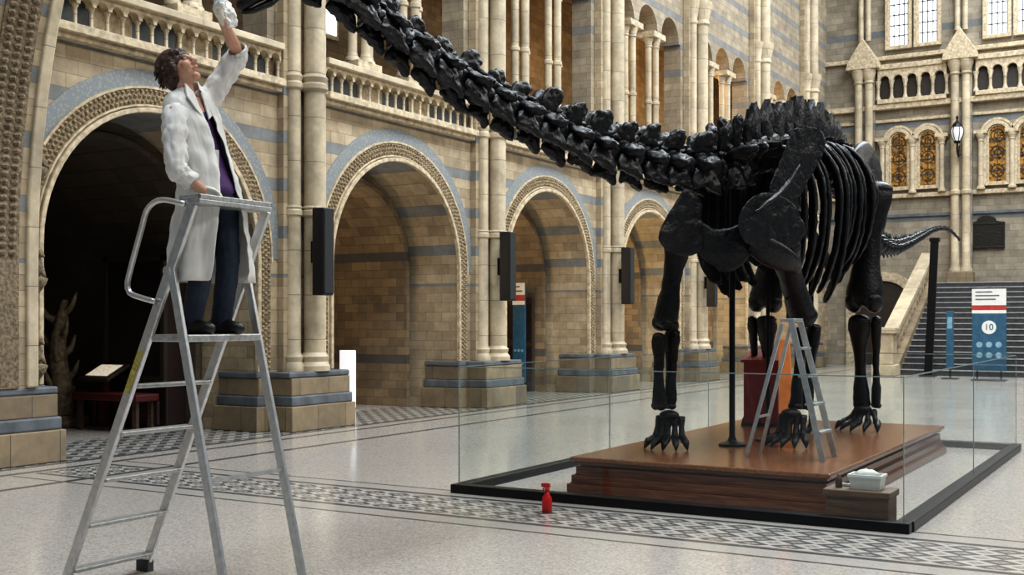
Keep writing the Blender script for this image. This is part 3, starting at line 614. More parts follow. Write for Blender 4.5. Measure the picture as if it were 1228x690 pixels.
for i in range(NTl):
    f=(i+.5)/NTl; p=Tt(f); T=Tt(max(0,f-.01))-Tt(min(1,f+.01)); r=.09*(1-f)**.9+.018; sh=.20*(1-f)**2.6+r*1.35
    vertebra('tail_vertebra',p,T,.20,r,sh,.03*(1-f),r*1.05+.06*(1-f)**4,chev=.12*(1-f)**3 if f<.4 else 0,rg=.008)
hp=P(318,-6,6.45); hd=(P(290,-2,6.38)-P(345,-22,6.6)).normalized(); hs=hd.cross(V((0,0,1))).normalized(); hu=hs.cross(hd)
q=lambda a,b,c:hp+hd*a+hs*b+hu*c
m=MB(); m.tube([q(-.16,0,.05),q(-.1,0,.06),q(0,0,.05),q(.1,0,.02),q(.17,0,-.005),q(.2,0,-.01)],[(.05,.05),(.085,.085),(.075,.08),(.06,.05),(.055,.04),(.03,.025)],12,up=(0,0,1)); sk=m.build('skull',M['bone'],D,True,sub=1)
m=MB(); m.tube([q(-.1,0,-.02),q(0,0,-.05),q(.12,0,-.055),q(.18,0,-.045)],[(.05,.025),(.05,.022),(.045,.018),(.025,.012)],10,up=(0,0,1)); m.build('jaw',M['bone'],sk,True)
m=MB()
for s in (-1,1): m.ell(q(-.03,s*.075,.06),(.03,.012,.026),(hd,hs,hu),8,5)
m.build('eye_socket',M['steel'],sk,True)
# ribs
rr_=random.Random(4)
def rib(f):
    p=B(f); k=max(0,min(1,(f-.22)/.68))
    for s in (-1,1):
        j=lambda a=.05:1+rr_.uniform(-a,a)
        ln=(.95+.42*sin(pi*min(1,.25+k)))*j(.12); wd=(.50+.12*sin(pi*k))*j(.05); sw=(.10+.08*k)*j(.2)
        pts=[(.12,.05,0),(.32,.10,.02),(wd*.85,-.06,.05),(wd*1.02,-.32,.08),(wd*1.0,-ln*.6,.1*j(.5)),(wd*.85,-ln*.85,.12*j(.6)),(wd*.66,-ln,.10*j(.7))]
        c=cr([p+V((s*a,sw*2*cc,b)) for a,b,cc in pts],15); w_=j(.2)
        m=MB(); m.tube(c,[(.06,.045),(.08,.048),(.105,.05)]+[(.105*w_,.038*w_)]*6+[(.098*w_,.034*w_)]*4+[(.095*w_,.028),(.07,.018)],8,up=(s,0.45,0)); rough_up(m.build('rib',M['bone'],D,True,sub=1),.035,.07)
for i in range(15): rib(.23+.046*i)
def bone(name,p0,p1,a0,b0,am,bm_,a1,b1,up=(0,1,0),par=None):
    p0,p1=V(p0),V(p1)
    fs=[-.03,.0,.07,.18,.32,.5,.66,.80,.92,1.,1.03]; ks=[.5,.85,1.0,.72,.2,0,.15,.65,1.0,.9,.55]; pts=[];rr=[]
    for f,kk in zip(fs,ks):
        pts.append(p0.lerp(p1,f)); a,b=(a0,b0) if f<.5 else (a1,b1)
        if f<.05 or f>.95: rr.append((a*kk,b*kk))
        else: rr.append((am+(a-am)*kk,bm_+(b-bm_)*kk))
    m=MB(); m.tube(pts,rr,14,up=up)
    T=(p1-p0).normalized(); S=T.cross(V(up)).normalized(); U=S.cross(T)
    for s in (-1,1): m.ell(p1+S*s*a1*.5-T*a1*.1,(a1*.5,b1*.95,a1*.55),(S,U,T),10,7)
    m.ell(p0+T*a0*.15+S*a0*.25,(a0*.75,b0*.95,a0*.4),(S,U,T),10,7)
    m.dome([p0+T*a0*.3+S*a0*.9,p0.lerp(p1,.35)+S*am*1.25,p0.lerp(p1,.5)+S*am*.9,p0.lerp(p1,.3)+S*am*.2,p0+T*a0*.3],U,b0*.9,.5,.3)
    return rough_up(m.build(name,M['bone'],par or D,True,sub=1),.03,.09)
def foot(c,d,front,w_=.12):
    d=V(d).normalized(); s=V((-d.y,d.x,0)); c=V((c[0],c[1],QZ)); m=MB()
    hh=.29 if front else .21
    for i in range(5):
        o_=(i-2)*.5; a=c+s*o_*.10-d*.05*(abs(o_))+V((0,0,hh)); b=c+s*o_*w_*1.05+d*(.07-.05*abs(o_))+V((0,0,.10))
        m.tube([a,a.lerp(b,.2),a.lerp(b,.5),a.lerp(b,.85),b],[.042,.038,.026,.033,.038],8)
    m.ell(c+V((0,0,hh+.02)),(.10,.085,.05),None,10,6); ft=m.build('foot',M['bone'],D,True)
    for i in range(5):
        o_=(i-2)*.5; b=c+s*o_*w_*1.15+d*(.07-.05*abs(o_))+V((0,0,.085)); dd=(d+s*o_*.6).normalized(); big=1. if 0<i<4 else .75
        m=MB(); m.tube([b-dd*.02+V((0,0,.02)),b+dd*.03,b+dd*.06-V((0,0,.01)),b+dd*.075-V((0,0,.01)),b+dd*.12*big-V((0,0,.03)),b+dd*.17*big-V((0,0,.08))],[.034,.038,.028,.035,.03,.007],8); m.build('toe',M['bone'],ft,True)
ux=(.5,1,0)
c=(-4.20,9.98); bone('humerus',P(816,272,10.6),P(797,390,10.65),.20,.13,.092,.08,.14,.11,up=ux)
bone('radius',P(790,402,10.62),P(790,488,10.68),.075,.06,.048,.045,.072,.06,up=ux); bone('ulna',P(806,398,10.75),P(804,488,10.75),.09,.07,.05,.047,.065,.055,up=ux)
foot(c,(.15,-1,0),True)
c=(-3.28,10.75); bone('humerus',P(934,284,10.62),P(962,380,11.02),.23,.15,.12,.105,.16,.12,up=ux)
bone('radius',P(961,394,11.05),P(954,488,11.0),.075,.06,.048,.045,.072,.06,up=ux); bone('ulna',P(976,392,11.15),P(967,488,11.1),.09,.07,.05,.047,.065,.055,up=ux)
foot(c,(-.1,-1,0),True)
bone('femur',(-2.99,12.72,2.95),(-3.03,12.52,1.68),.24,.16,.13,.105,.21,.16); bone('tibia',(-3.08,12.5,1.53),(-3.10,12.72,.58),.13,.10,.058,.058,.095,.08); bone('fibula',(-2.91,12.56,1.53),(-2.95,12.74,.58),.06,.06,.034,.034,.055,.05)
foot((-3.08,12.68),(-.35,-1,0),False,.17)
bone('femur',(-4.08,12.85,2.9),(-4.15,12.62,1.68),.22,.15,.125,.10,.2,.15); bone('tibia',(-4.13,12.6,1.53),(-4.15,12.8,.58),.13,.10,.058,.058,.095,.08); bone('fibula',(-4.30,12.62,1.53),(-4.30,12.8,.58),.06,.06,.034,.034,.055,.05)
foot((-4.16,12.75),(-.2,-1,0),False,.17)
def Q(l,d0,dk=0): return [P(x,y,d0+dk*(x-900)/100) for x,y in l]
def blade(name,pts,n,th,ins=.35,k=.05,sub=2):
    m=MB(); m.dome(pts,n,th,.4,ins); return rough_up(m.build(name,M['bone'],D,True,sub=sub),k,.12)
# shoulder blade: curved upper blade leaning back, clear waist, wide hollowed lower end with a ridge
m=MB(); m.dome(Q([(956,150),(974,148),(990,160),(991,178),(978,202),(966,222),(956,240),(944,250),(926,246),(920,232),(928,212),(938,188),(946,166)],10.2,.7),(-.3,-1,.2),.08,.5,.3)
m.dome(Q([(918,228),(942,236),(956,248),(962,264),(968,280),(958,294),(936,302),(912,302),(893,293),(883,274),(887,254),(900,236)],10.12,.6),(-.3,-1,.2),.10,.5,.3)
m.tube(Q([(960,196),(944,222),(926,240),(902,256)],10.06,.6),[(.02,.012),(.035,.025),(.04,.03),(.02,.015)],8)
rough_up(m.build('scapula',M['bone'],D,True,sub=2),.045,.09)
blade('scapula',Q([(822,222),(836,230),(844,246),(838,262),(850,280),(846,300),(824,310),(800,304),(785,288),(797,264),(810,244)],10.55,.6),(-.2,-1,.2),.13)
blade('sternal_plate',Q([(830,258),(848,272),(868,278),(888,268),(905,260),(910,278),(903,300),(890,322),(872,330),(854,322),(840,306),(832,286)],10.3,.1),(.1,-1,.25),.12)
m=MB(); m.tube([P(898,288,10.25),P(918,300,10.3),P(940,312,10.4),P(962,322,10.6)],[(.10,.05),(.14,.06),(.13,.06),(.06,.04)],12,up=(0,1,0)); rough_up(m.build('coracoid',M['bone'],D,True,sub=1),.04,.1)
for s,x in ((1,-3.08),(-1,-3.92)):
    blade('ilium',[(x,12.1,3.05),(x,12.25,3.3),(x,12.6,3.46),(x,12.95,3.48),(x,13.35,3.28),(x,13.5,3.0),(x,13.1,2.84),(x,12.85,2.6),(x,12.6,2.6),(x,12.4,2.82)],(1,0,0),.2)
    m=MB(); m.tube([(x,12.6,2.75),(x-.08*s,12.35,2.3),(x-.2*s,12.2,1.85)],[(.09,.12),(.06,.08),(.08,.14)],10); m.build('pubis',M['bone'],D,True,sub=1)
    m=MB(); m.tube([(x,13.0,2.8),(x-.15*s,13.4,2.4),(x-.28*s,13.7,2.0)],[(.08,.10),(.05,.07),(.07,.10)],10); m.build('ischium',M['bone'],D,True,sub=1)
def post(x,y,z1,r=.028,z0=QZ,b=.13):
    m=MB(); m.lathe([(b,z0),(b,z0+.02),(r*1.7,z0+.05),(r,z0+.09),(r,z1)],(x,y,0),12); m.build('support_post',M['steel'],D,ang=40)
p=G(878,535,QZ); post(p.x,p.y,2.86); post(-3.52,12.25,3.15); post(-3.62,11.1,3.05,.02)
# ------------------------------------------------------------------ small stepladder, red box, crate etc.
t=thing('stepladder','small aluminium stepladder standing on the platform under the skeleton','ladder',(-3.0,9.9,QZ))
x0,xa,xr=-2.69,-3.03,-3.36; zt=QZ+1.19
for y in (9.71,10.09):
    ya=9.9+(y-9.9)*.68
    m=MB(); m.bar((x0,y,QZ),(xa+.05,ya,zt),.05,.022,(0,1,0)); m.build('stile',M['alu'],t)
    m=MB(); m.bar((xr,y,QZ),(xa-.03,ya,zt-.03),.03,.022,(0,1,0)); m.build('rear_leg',M['alu'],t)
for i in range(4):
    f=(i+1)*.2; x=x0+(xa+.05-x0)*f; hw=.185*(1-.32*f); MB().box(x-.05,x+.04,9.9-hw,9.9+hw,QZ+1.19*f-.012,QZ+1.19*f+.008).build('step',M['alu2'],t)
MB().box(xa-.05,xa+.08,9.77,10.03,zt-.01,zt+.02).build('top_cap',M['alu'],t,bev=.006)
MB().bar((xr+.09,9.73,QZ+.35),(xr+.09,10.07,QZ+.35),.02,.02).build('brace',M['alu'],t)
p=G(912,512,QZ); t=thing('red_lectern','dark red boxed lectern on the platform behind the small stepladder','lectern',(p.x,p.y,QZ))
MB().box(p.x-.20,p.x+.2,p.y,p.y+.3,QZ+.03,QZ+.74).build('body',M['redbox'],t,bev=.012); MB().box(p.x-.22,p.x+.22,p.y-.02,p.y+.32,QZ,QZ+.03).build('foot',M['black'],t)
m=MB(); m.hexa([(p.x-.22,p.y-.03,QZ+.72),(p.x+.22,p.y-.03,QZ+.72),(p.x+.22,p.y+.32,QZ+.82),(p.x-.22,p.y+.32,QZ+.82),(p.x-.22,p.y-.03,QZ+.75),(p.x+.22,p.y-.03,QZ+.75),(p.x+.22,p.y+.32,QZ+.85),(p.x-.22,p.y+.32,QZ+.85)]); m.build('sloping_top',M['redbox'],t)
a=G(943,525,QZ); t=thing('orange_lit_stand_in','narrow upright board standing in for an orange-lit surface behind the small stepladder','board',(a.x,a.y,QZ))  # board added as a stand-in for a surface lit orange
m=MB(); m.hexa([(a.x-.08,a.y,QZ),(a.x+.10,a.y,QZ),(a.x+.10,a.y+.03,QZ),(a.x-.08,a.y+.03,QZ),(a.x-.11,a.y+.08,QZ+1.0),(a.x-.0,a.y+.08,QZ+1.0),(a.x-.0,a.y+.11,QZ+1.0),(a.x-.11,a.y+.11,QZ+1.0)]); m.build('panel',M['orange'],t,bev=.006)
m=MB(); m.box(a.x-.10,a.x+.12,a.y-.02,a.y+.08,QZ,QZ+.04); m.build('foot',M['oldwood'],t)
t=thing('storage_box','worn brown wooden box standing in the right front corner of the barrier','box',(-2.12,8.76,0))
MB().box(-2.36,-1.9,8.58,8.86,0,.22).build('body',M['crate'],t,bev=.01); MB().box(-2.375,-1.885,8.565,8.875,.2,.25).build('lid',M['crate'],t,bev=.008)
t=thing('plastic_tub','white plastic tub on the brown box behind the glass','tub',(-2.09,8.72,.25))
m=MB(); x0,x1,y0,y1=-2.2,-1.97,8.64,8.81; z0,z1=.25,.355
o8=lambda e,z:[(x0-e,y0-e,z),(x1+e,y0-e,z),(x1+e,y1+e,z),(x0-e,y1+e,z)]
vs=o8(-.012,z0)+o8(.005,z1)+o8(-.005,z1)+o8(-.02,z0+.01)
m.add(vs,[(0,1,2,3)]+[(a+i,a+(i+1)%4,a+4+(i+1)%4,a+4+i) for a in (0,4,8) for i in range(4)]+[(12,13,14,15)]); m.build('basin',M['white'],t)
m=MB()
for a,b in ((o8(.010,z1-.016),o8(.010,z1+.004)),): 
    m.add(a+b+o8(-.006,z1+.004)+o8(-.006,z1-.016),[(a_+i,a_+(i+1)%4,a_+4+(i+1)%4,a_+4+i) for a_ in (0,4,8) for i in range(4)])
m.build('rim',M['white'],t)
cl=MB(); cl.ell((-2.08,8.725,.35),(.09,.065,.045),None,14,8)
random.seed(8)
for v in cl.v: v.z+=random.uniform(-.012,.018)
tag(cl.build('folded_cloth',M['coat'],smooth=True,sub=1),'pale cloth bundled in the white plastic tub','cloth')
m=MB(); m.lathe([(.024,.25),(.026,.255),(.026,.31),(.02,.325),(.012,.335),(.012,.35)],(-2.285,8.68,0),12); tag(m.build('small_bottle',M['oldwood'],smooth=True),'small dark bottle beside the white tub on the brown box','bottle')
m=MB(); m.bar((-2.33,8.8,.262),(-2.23,8.76,.262),.02,.02); m.bar((-2.23,8.76,.262),(-2.2,8.85,.262),.03,.02); tag(m.build('hand_brush',M['coat'],bev=.004),'small pale brush lying behind the dark bottle on the brown box','brush')
p=G(656,615); t=thing('spray_bottle','red plastic spray bottle on the floor in front of the glass','bottle',p)
m=MB(); m.lathe([(.034,0),(.04,.006),(.041,.09),(.036,.12),(.018,.15),(.015,.165)],p,16); m.build('body',M['redplastic'],t,True)
m=MB(); m.lathe([(.019,.163),(.019,.185),(.014,.19),(.014,.2)],p,12); m.build('collar',M['redplastic'],t,True)
m=MB(); m.hexa([p+V(v) for v in ((-.045,-.012,.198),(.03,-.012,.198),(.03,.012,.198),(-.045,.012,.198),(-.05,-.01,.226),(.02,-.012,.232),(.02,.012,.232),(-.05,.01,.226))]); hdm=m.build('spray_head',M['redplastic'],t,bev=.004)
m=MB(); m.tube([p+V((-.02,0,.2)),p+V((-.035,0,.18)),p+V((-.032,0,.155))],.005,6); m.build('trigger',M['redplastic'],hdm)
# ------------------------------------------------------------------ tall ladder
YA,YB=4.256,4.81; XA=lambda z:-5.42+.4716*z; XC=lambda z:-4.155-.24*z
LZ=1.41
t=thing('platform_ladder','tall aluminium platform ladder with a handrail and tool tray, carrying the person','ladder',(-4.75,4.53,0))
ywid=lambda y,z:4.533+(y-4.533)*(1.04-.03*z)
for y in (YA,YB):
    st=MB().bar((XA(.04),ywid(y,.04),.04),(XA(2.11),ywid(y,2.11),2.11),.06,.026,(0,1,0)).build('stile',M['alu'],t,bev=.006)
    MB().box(XA(.02)-.05,XA(.02)+.05,ywid(y,0)-.022,ywid(y,0)+.022,0,.07).build('rubber_foot',M['rubber'],st)
    lg=MB().bar((XC(.04),ywid(y,.04),.04),(XC(1.80),ywid(y,1.8),1.80),.05,.026,(0,1,0)).build('rear_leg',M['alu'],t,bev=.006)
    MB().box(XC(.02)-.045,XC(.02)+.045,ywid(y,0)-.022,ywid(y,0)+.022,0,.07).build('rubber_foot',M['rubber'],lg)
    m=MB(); m.tube([(XA(1.76)-.0,ywid(y,1.76)-.03,1.76),(XA(1.76),ywid(y,1.76)+.03,1.76)],.025,10); m.build('hinge',M['alu'],t)
for z in (.11,.37,.63,.89,1.15): MB().box(XA(z)-.045,XA(z)+.04,ywid(YA,z)+.01,ywid(YB,z)-.01,z-.012,z+.010).build('step',M['alu2'],t,bev=.005)
MB().box(XA(LZ)-.03,XC(LZ)+.03,YA+.01,YB-.01,LZ-.02,LZ+.018).build('platform',M['alu2'],t,bev=.006)
MB().bar((XC(.68),ywid(YA,.68),.68),(XC(.68),ywid(YB,.68),.68),.022,.022).build('cross_bar',M['alu'],t)
tx0,tx1,ty0,ty1=-4.50,-4.355,YA-.02,4.775
m=MB(); m.box(tx0,tx1,ty0,ty1,2.10,2.125); m.box(tx0,tx0+.012,ty0,ty1,2.125,2.145); m.box(tx1-.012,tx1,ty0,ty1,2.125,2.15); m.box(tx0,tx1,ty0,ty0+.012,2.125,2.15); m.box(tx0,tx1,ty1-.012,ty1,2.125,2.15); m.build('tool_tray',M['alu2'],t,bev=.004)
m=MB(); hr=cr([(-4.45,YA-.03,2.10),(-4.62,YA-.03,2.13),(-4.72,YA-.03,2.09),(-4.77,YA-.03,1.98),(-4.86,YA-.03,1.75),(-4.875,YA-.03,1.68),(-4.84,YA-.03,1.64),(XA(1.6),YA-.03,1.60)],30); m.tube(hr,.015,10); m.build('handrail',M['alu'],t,True)
MB().bar((XA(1.12)-.005,YA-.017,1.12),(XA(1.34)-.005,YA-.015,1.34),.035,.004,(0,1,0)).build('warning_sticker',M['yellow'],t)
# ------------------------------------------------------------------ person
fa=rad(2); Fw=V((cos(fa),sin(fa),0)); Lf=V((-sin(fa),cos(fa),0)); Up=V((0,0,1)); PZ=LZ+.018
pel=P(254,236,6.22); nk=P(223,114,6.22); shR=P(209,136,6.08); shL=P(252,117,6.36); elR=P(211,203,6.0); wrR=P(247,231,6.06); elL=P(286,66,6.34); wrL=P(266,22,6.16)
ftR=V((-4.62,4.43,PZ)); ftL=V((-4.60,4.63,PZ))
T0=thing('person','person with short brown hair in a white lab coat reaching up from the ladder','person',(-4.6,4.53,PZ))
hipR=pel-Lf*.08-Up*.03; hipL=pel+Lf*.08-Up*.03; knR=hipR.lerp(ftR+Up*.08,.5)+Fw*.05; knL=hipL.lerp(ftL+Up*.08,.5)+Fw*.05
hc=P(215,84,6.2); h0=(Fw*.98+Lf*.17); hf=(h0*.83+Up*.56).normalized(); hl=(Up.cross(hf)).normalized(); hu2=hf.cross(hl)
hq=lambda a,b,c:hc+hf*a+hl*b+hu2*c; HA=(hf,hl,hu2)
def remesh(o,vx,sm=4):
    r_=o.modifiers.new('union','REMESH'); r_.mode='VOXEL'; r_.voxel_size=vx; r_.use_smooth_shade=True
    s=o.modifiers.new('smooth','SMOOTH'); s.factor=.5; s.iterations=sm
b=MB()
b.ell(hq(-.012,0,.028),(.09,.072,.082),HA,16,10); b.ell(hq(.022,0,-.03),(.066,.056,.076),HA,14,9); b.ell(hq(.066,0,-.092),(.024,.026,.022),HA)
b.ell(hq(.076,0,.03),(.014,.05,.012),HA); b.tube([hq(.084,0,.022),hq(.1,0,-.008),hq(.112,0,-.024)],[.008,.011,.013],8); b.ell(hq(.095,.012,-.026),(.012,.009,.008),HA,8,5); b.ell(hq(.095,-.012,-.026),(.012,.009,.008),HA,8,5)
for s in (-1,1): b.ell(hq(.06,s*.036,-.022),(.028,.024,.026),HA); b.ell(hq(-.005,s*.074,-.012),(.020,.008,.030),HA,8,6)
b.ell(hq(.084,0,-.056),(.012,.026,.012),HA)
b.tube([hq(-.03,0,-.03),hq(-.025,0,-.085),nk,nk-Up*.06],[.053,.047,.05,.062],12)
b.tube([nk-Up*.03,nk.lerp(pel,.2),nk.lerp(pel,.45),nk.lerp(pel,.75),pel,pel-Up*.06],[(.09,.065),(.14,.09),(.125,.09),(.112,.085),(.138,.10),(.125,.09)],16,up=tuple(Fw))
for s,h_,k_,f_ in ((-1,hipR,knR,ftR),(1,hipL,knL,ftL)): b.tube([h_+Up*.02,h_.lerp(k_,.4),k_,k_.lerp(f_,.4),f_+Up*.08],[.076,.068,.05,.05,.036],10); b.tube([f_+Up*.05-Fw*.05,f_+Up*.035+Fw*.06,f_+Up*.025+Fw*.14],[.035,.035,.025],8)
for a,e_,w_ in ((shR,elR,wrR),(shL,elL,wrL)):
    b.ell(a,(.05,.05,.05)); b.tube([nk.lerp(a,.5)-Up*.03,a],[.056,.05],10); b.tube([a,a.lerp(e_,.45),e_,e_.lerp(w_,.35),w_],[.048,.043,.036,.036,.025],10)
def hand(b,wr,dr,pn,side,curl,thd=.3,gr=0.):
    dr=dr.normalized(); pn=(pn-dr*pn.dot(dr)).normalized(); lat=dr.cross(pn)*side
    b.tube([wr-dr*(.01+gr*12),wr+dr*.02,wr+dr*.05,wr+dr*.085],[(.026+gr,.018+gr),(.032+gr,.017+gr),(.040+gr,.016+gr),(.040+gr,.013+gr)],10,up=tuple(pn))
    for off,ln in ((.030,.070),(.0105,.078),(-.0095,.073),(-.028,.058)):
        p0=wr+dr*(.082-abs(off)*.15)+lat*off; d=dr.copy(); pts=[p0]; an=0
        for k,fr in enumerate((.44,.31,.25)):
            an+=curl[k]; d=dr*cos(an)+pn*sin(an); pts.append(pts[-1]+d*(ln+gr)*fr)
        b.tube([p0-dr*.015]+pts,[.0095+gr,.0095+gr,.0088+gr,.0078+gr,.006+gr],8)
    p0=wr+dr*.022+lat*.028; d1=(dr*.62+lat*.68+pn*thd).normalized(); d2=(dr*.85+lat*.25+pn*(thd+.3)).normalized()
    b.tube([p0-d1*.012,p0,p0+d1*.038,p0+d1*.038+d2*.03,p0+d1*.038+d2*(.048+gr)],[.013+gr,.014+gr,.011+gr,.0095+gr,.006+gr],8)
hR=V((-4.45,4.43,2.178)); wrR=hR-V((.06,.045,-.03))
dirR=(V((-4.40,4.49,2.168))-wrR).normalized(); b.tube([elR.lerp(wrR,.6),wrR],[.032,.026],10)
dirL=(P(254,-2,6.06)-wrL).normalized()
HANDS=((wrR,dirR,V((0,0,-1)),1,(.35,.55,.45)),(wrL,dirL,(Fw*.8+Up*.35-Lf*.2),1,(.5,.7,.5)))
for h_ in HANDS: hand(b,*h_)
body=b.build('body',M['skin'],T0,True); remesh(body,.0048,2)
for h_ in HANDS:
    m=MB(); hand(m,*h_,gr=.0022); remesh(m.build('glove',M['glove'],T0,True),.004,2)
for s in (-1,1):
    m=MB(); m.ell(hq(.0775,s*.031,.008),(.0095,.0115,.0075),HA,10,7); ey=m.build('eye',M['eye'],T0,True)
    m=MB(); m.ell(hq(.0860,s*.031,.009),(.0025,.005,.005),HA,8,6); m.build('iris',M['iris'],ey,True)
    m=MB(); m.tube([hq(.085,s*.016,.030),hq(.087,s*.03,.035),hq(.078,s*.046,.032)],[.0014,.002,.001],6); m.build('eyebrow',M['hair'],T0,True)
m=MB(); m.tube([hq(.088,-.024,-.056),hq(.096,-.01,-.054),hq(.096,.01,-.054),hq(.088,.024,-.056)],[(.002,.002),(.004,.0045),(.004,.0045),(.002,.002)],8); m.build('mouth',M['lip'],T0,True)
m=MB(); m.ell(hq(-.022,0,.046),(.102,.088,.088),HA,16,10); m.ell(hq(-.045,0,-.015),(.070,.082,.088),HA,12,8)
for s in (-1,1): m.ell(hq(-.014,s*.068,-.002),(.044,.022,.056),HA,10,7); m.ell(hq(.032,s*.045,.066),(.046,.034,.026),HA)
m.ell(hq(.05,.0,.078),(.035,.05,.022),HA)
random.seed(9)
for i in range(100):
    a=random.uniform(0,2*pi); c_=random.uniform(-.5,1); rr=math.sqrt(max(0,1-c_*c_)); d=hf*(rr*cos(a)*.9-.15)+hl*rr*sin(a)*.85+hu2*c_*.9
    if d.dot(hf)>.35 and c_<.6: continue
    k_=random.uniform(.5,1.2); sw=hl*random.uniform(-.02,.02)
    pt=hq(-.024,0,.03)+d*.088; m.tube([pt,pt+d*.013*k_-hu2*.012-hf*.006,pt+d*.015*k_-hu2*.034-hf*.014+sw],[.010,.007,.002],6)
hair=m.build('hair',M['hair'],T0,True); remesh(hair,.0038,1)
m=MB(); wst=pel+Up*.06
m.tube([wst,pel+Up*.0,pel-Up*.06],[(.132,.10),(.150,.115),(.148,.11)],16,up=tuple(Fw))
for h_,k_,f_ in ((hipR,knR,ftR),(hipL,knL,ftL)): m.tube([h_,h_.lerp(k_,.35),k_,k_.lerp(f_,.5),f_+Up*.055],[.088,.08,.064,.06,.056],12)
tr_=m.build('jeans',M['trouser'],T0,True); remesh(tr_,.008,3); rough_up(tr_,.012,.06)
for f_ in (ftR,ftL):
    m=MB(); m.tube([f_+Up*.045-Fw*.085,f_+Up*.045-Fw*.05,f_+Up*.05,f_+Up*.038+Fw*.08,f_+Up*.03+Fw*.145,f_+Up*.025+Fw*.16],[(.025,.03),(.036,.044),(.04,.05),(.044,.037),(.036,.029),(.015,.015)],12,up=(0,0,1)); m.build('shoe',M['shoe'],T0,True)
m=MB(); m.tube([nk-Up*.045,nk.lerp(pel,.2),nk.lerp(pel,.5),nk.lerp(pel,.8),pel+Up*.03,pel-Up*.02],[(.08,.07),(.140,.098),(.132,.100),(.126,.104),(.152,.125),(.155,.128)],20,up=tuple(Fw)); m.build('shirt',M['shirt'],T0,True,sub=1)
rings=[(2.745,.066,.07,34),(2.715,.098,.08,25),(2.685,.138,.094,17),(2.63,.168,.116,11),(2.53,.174,.134,10),(2.40,.172,.142,12),(2.28,.172,.148,17),(2.15,.192,.160,24),(2.02,.212,.176,30),(1.89,.230,.192,35),(1.71,.250,.208,39)]
m=MB(); NS=44; vs=[]
for i,(z,a,bb,gp) in enumerate(rings):
    f=max(0,min(1.25,(nk.z-z)/(nk.z-pel.z))); c_=nk+(pel-nk)*f; c_=V((c_.x,c_.y,z))
    if z<pel.z: c_=V((pel.x,pel.y,z))-Fw*.01
    for k in range(NS+1):
        th=rad(gp)+(2*pi-2*rad(gp))*k/NS
        fold=1+.085*sin(th*8+z*3)*max(0,min(1,(2.3-z)/.5))+.035*sin(th*5+z*16)*max(0,min(1,(2.66-z)/.1))
        lift=(.055*max(0,sin(th)) if z>2.6 else 0)
        vs.append(c_+Fw*bb*cos(th)*fold+Lf*a*sin(th)*fold+Up*lift)
m.add(vs,[(i*(NS+1)+k,i*(NS+1)+k+1,(i+1)*(NS+1)+k+1,(i+1)*(NS+1)+k) for i in range(len(rings)-1) for k in range(NS)])
ct=m.build('lab_coat',M['coat'],T0,True); sb=ct.modifiers.new('sub','SUBSURF'); sb.levels=2; sb.render_levels=2; rough_up(ct,.034,.06); so=ct.modifiers.new('s','SOLIDIFY'); so.thickness=.005; so.offset=0
def sleeve(a,e_,w_,endf,inn):
    pts=[inn,a,a.lerp(e_,.2),a.lerp(e_,.4),a.lerp(e_,.6),a.lerp(e_,.8),e_]; rr=[.065,.072,.066,.067,.060,.065,.057]
    n=6
    for k in range(1,n+1):
        f=endf*k/n; pts.append(e_.lerp(w_,f)); rr.append(.056-.010*f+(.008 if k%2 else -.004))
    m=MB(); m.tube(pts,rr,16,cap=False); o=m.build('sleeve',M['coat'],ct,True,sub=2); rough_up(o,.036,.045); s=o.modifiers.new('s','SOLIDIFY'); s.thickness=.005; s.offset=-1
sleeve(shR,elR,wrR,.72,nk.lerp(shR,.45)-Up*.06); sleeve(shL,elL,wrL,.15,nk.lerp(shL,.45)-Up*.05)
for s in (-1,1):
    c0=V((nk.x,nk.y,2.74)); m=MB(); m.plate([c0+Fw*.05+Lf*s*.06+Up*.03,c0+Fw*.085+Lf*s*.03-Up*.02,c0+Fw*.146+Lf*s*.02-Up*.16,c0+Fw*.138+Lf*s*.075-Up*.11,c0+Fw*.10+Lf*s*.095-Up*.05],Fw+Up*.3,.008); m.build('lapel',M['coat'],ct)
cb_=V((nk.x,nk.y,0))
m=MB(); m.tube([cb_+Fw*.07+Lf*.05+Up*2.74,cb_+Fw*.13+Lf*.03+Up*2.6,cb_+Fw*.168+Lf*.0+Up*2.42],.005,6); m.tube([cb_+Fw*.07-Lf*.05+Up*2.74,cb_+Fw*.13-Lf*.03+Up*2.6,cb_+Fw*.168+Lf*.0+Up*2.42],.005,6); ln=m.build('lanyard',M['shirt'],T0)
c_=cb_+Fw*.198+Lf*.0+Up*2.37; m=MB(); m.plate([c_+(Lf+Fw*.4)*a*.028+Up*b_*.042 for a,b_ in ((-1,-1),(1,-1),(1,1),(-1,1))],Fw-Lf*.4,.004); m.build('badge',M['white'],ln)
random.seed(5); cc=wrL+dirL*.085+(Fw*.8+Up*.35).normalized()*.04; m=MB()
m.ell(cc,(.045,.04,.035),None,16,12)
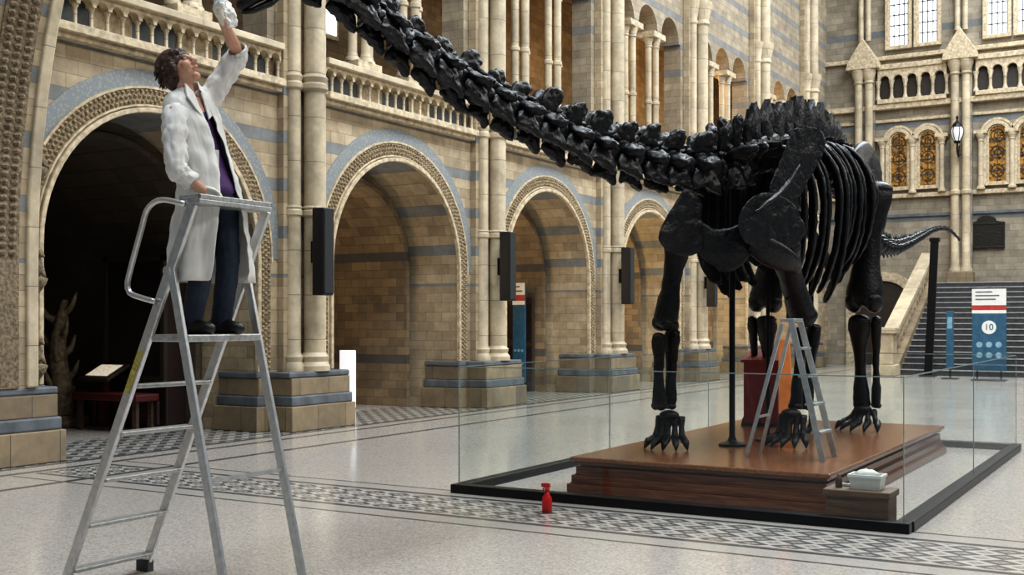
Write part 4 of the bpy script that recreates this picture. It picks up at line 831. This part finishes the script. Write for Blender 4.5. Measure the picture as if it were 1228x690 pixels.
m.tube(cr([cc,cc+Fw*.05-Up*.03,cc+Fw*.075-Up*.10,cc+Fw*.07-Up*.15],8),[(.03,.014),(.04,.014),(.045,.012),(.05,.01),(.05,.01),(.045,.008),(.04,.008),(.02,.005)],10,up=tuple(Fw))
rough_up(tag(m.build('cleaning_cloth',M['coat'],smooth=True,sub=2),'crumpled white cleaning cloth in the raised hand beside the skull','cloth'),.06,.03)
# ------------------------------------------------------------------ camera, light
cam=bpy.data.cameras.new('camera'); co=bpy.data.objects.new('camera',cam); C.objects.link(co); co.location=(0,0,H); co.rotation_euler=(pi/2,0,TH)
cam.sensor_width=36; cam.sensor_fit='HORIZONTAL'; cam.lens=36*F/1228; cam.shift_y=40/1228; cam.clip_end=300; SC.camera=co
wd=bpy.data.worlds.new('world'); SC.world=wd; wd.use_nodes=True; bg=wd.node_tree.nodes['Background']; bg.inputs[0].default_value=(.64,.82,1,1); bg.inputs[1].default_value=.16
def area(name,loc,rot,sx,sy,e,col):
    l=bpy.data.lights.new(name,'AREA'); l.shape='RECTANGLE'; l.size=sx; l.size_y=sy; l.energy=e; l.color=col; o=bpy.data.objects.new(name,l); C.objects.link(o); o.location=loc; o.rotation_euler=rot; return o
def pt(name,loc,e,col,r=.25):
    l=bpy.data.lights.new(name,'POINT'); l.energy=e; l.color=col; l.shadow_soft_size=r; o=bpy.data.objects.new(name,l); C.objects.link(o); o.location=loc
area('skylight',(-2.5,21,17),(0,0,0),5,42,8600,(.88,.95,1))
area('right_windows',(8.5,20,13),(0,rad(55),0),3,40,2250,(1,.95,.85))
for k,e,cl_ in ((1,30,(1,.77,.5)),(2,50,(1,.76,.46)),(3,100,(1,.73,.34)),(4,140,(1,.72,.28)),(5,130,(1,.72,.28))): pt('alcove_lamp',(-12.6,(PY[k]+PY[k+1])/2-.7,2.7),e,cl_)
for k,e in ((1,6),(2,10),(3,40),(4,140),(5,155)): pt('gallery_lamp',(-12.7,(PY[k]+PY[k+1])/2,8.0),e,(1,.63,.27))
SC.view_settings.view_transform='Standard'
for lk in ('Medium High Contrast','Medium Contrast','None'):
    try: SC.view_settings.look=lk; break
    except Exception as ex: pass
SC.view_settings.exposure=0.
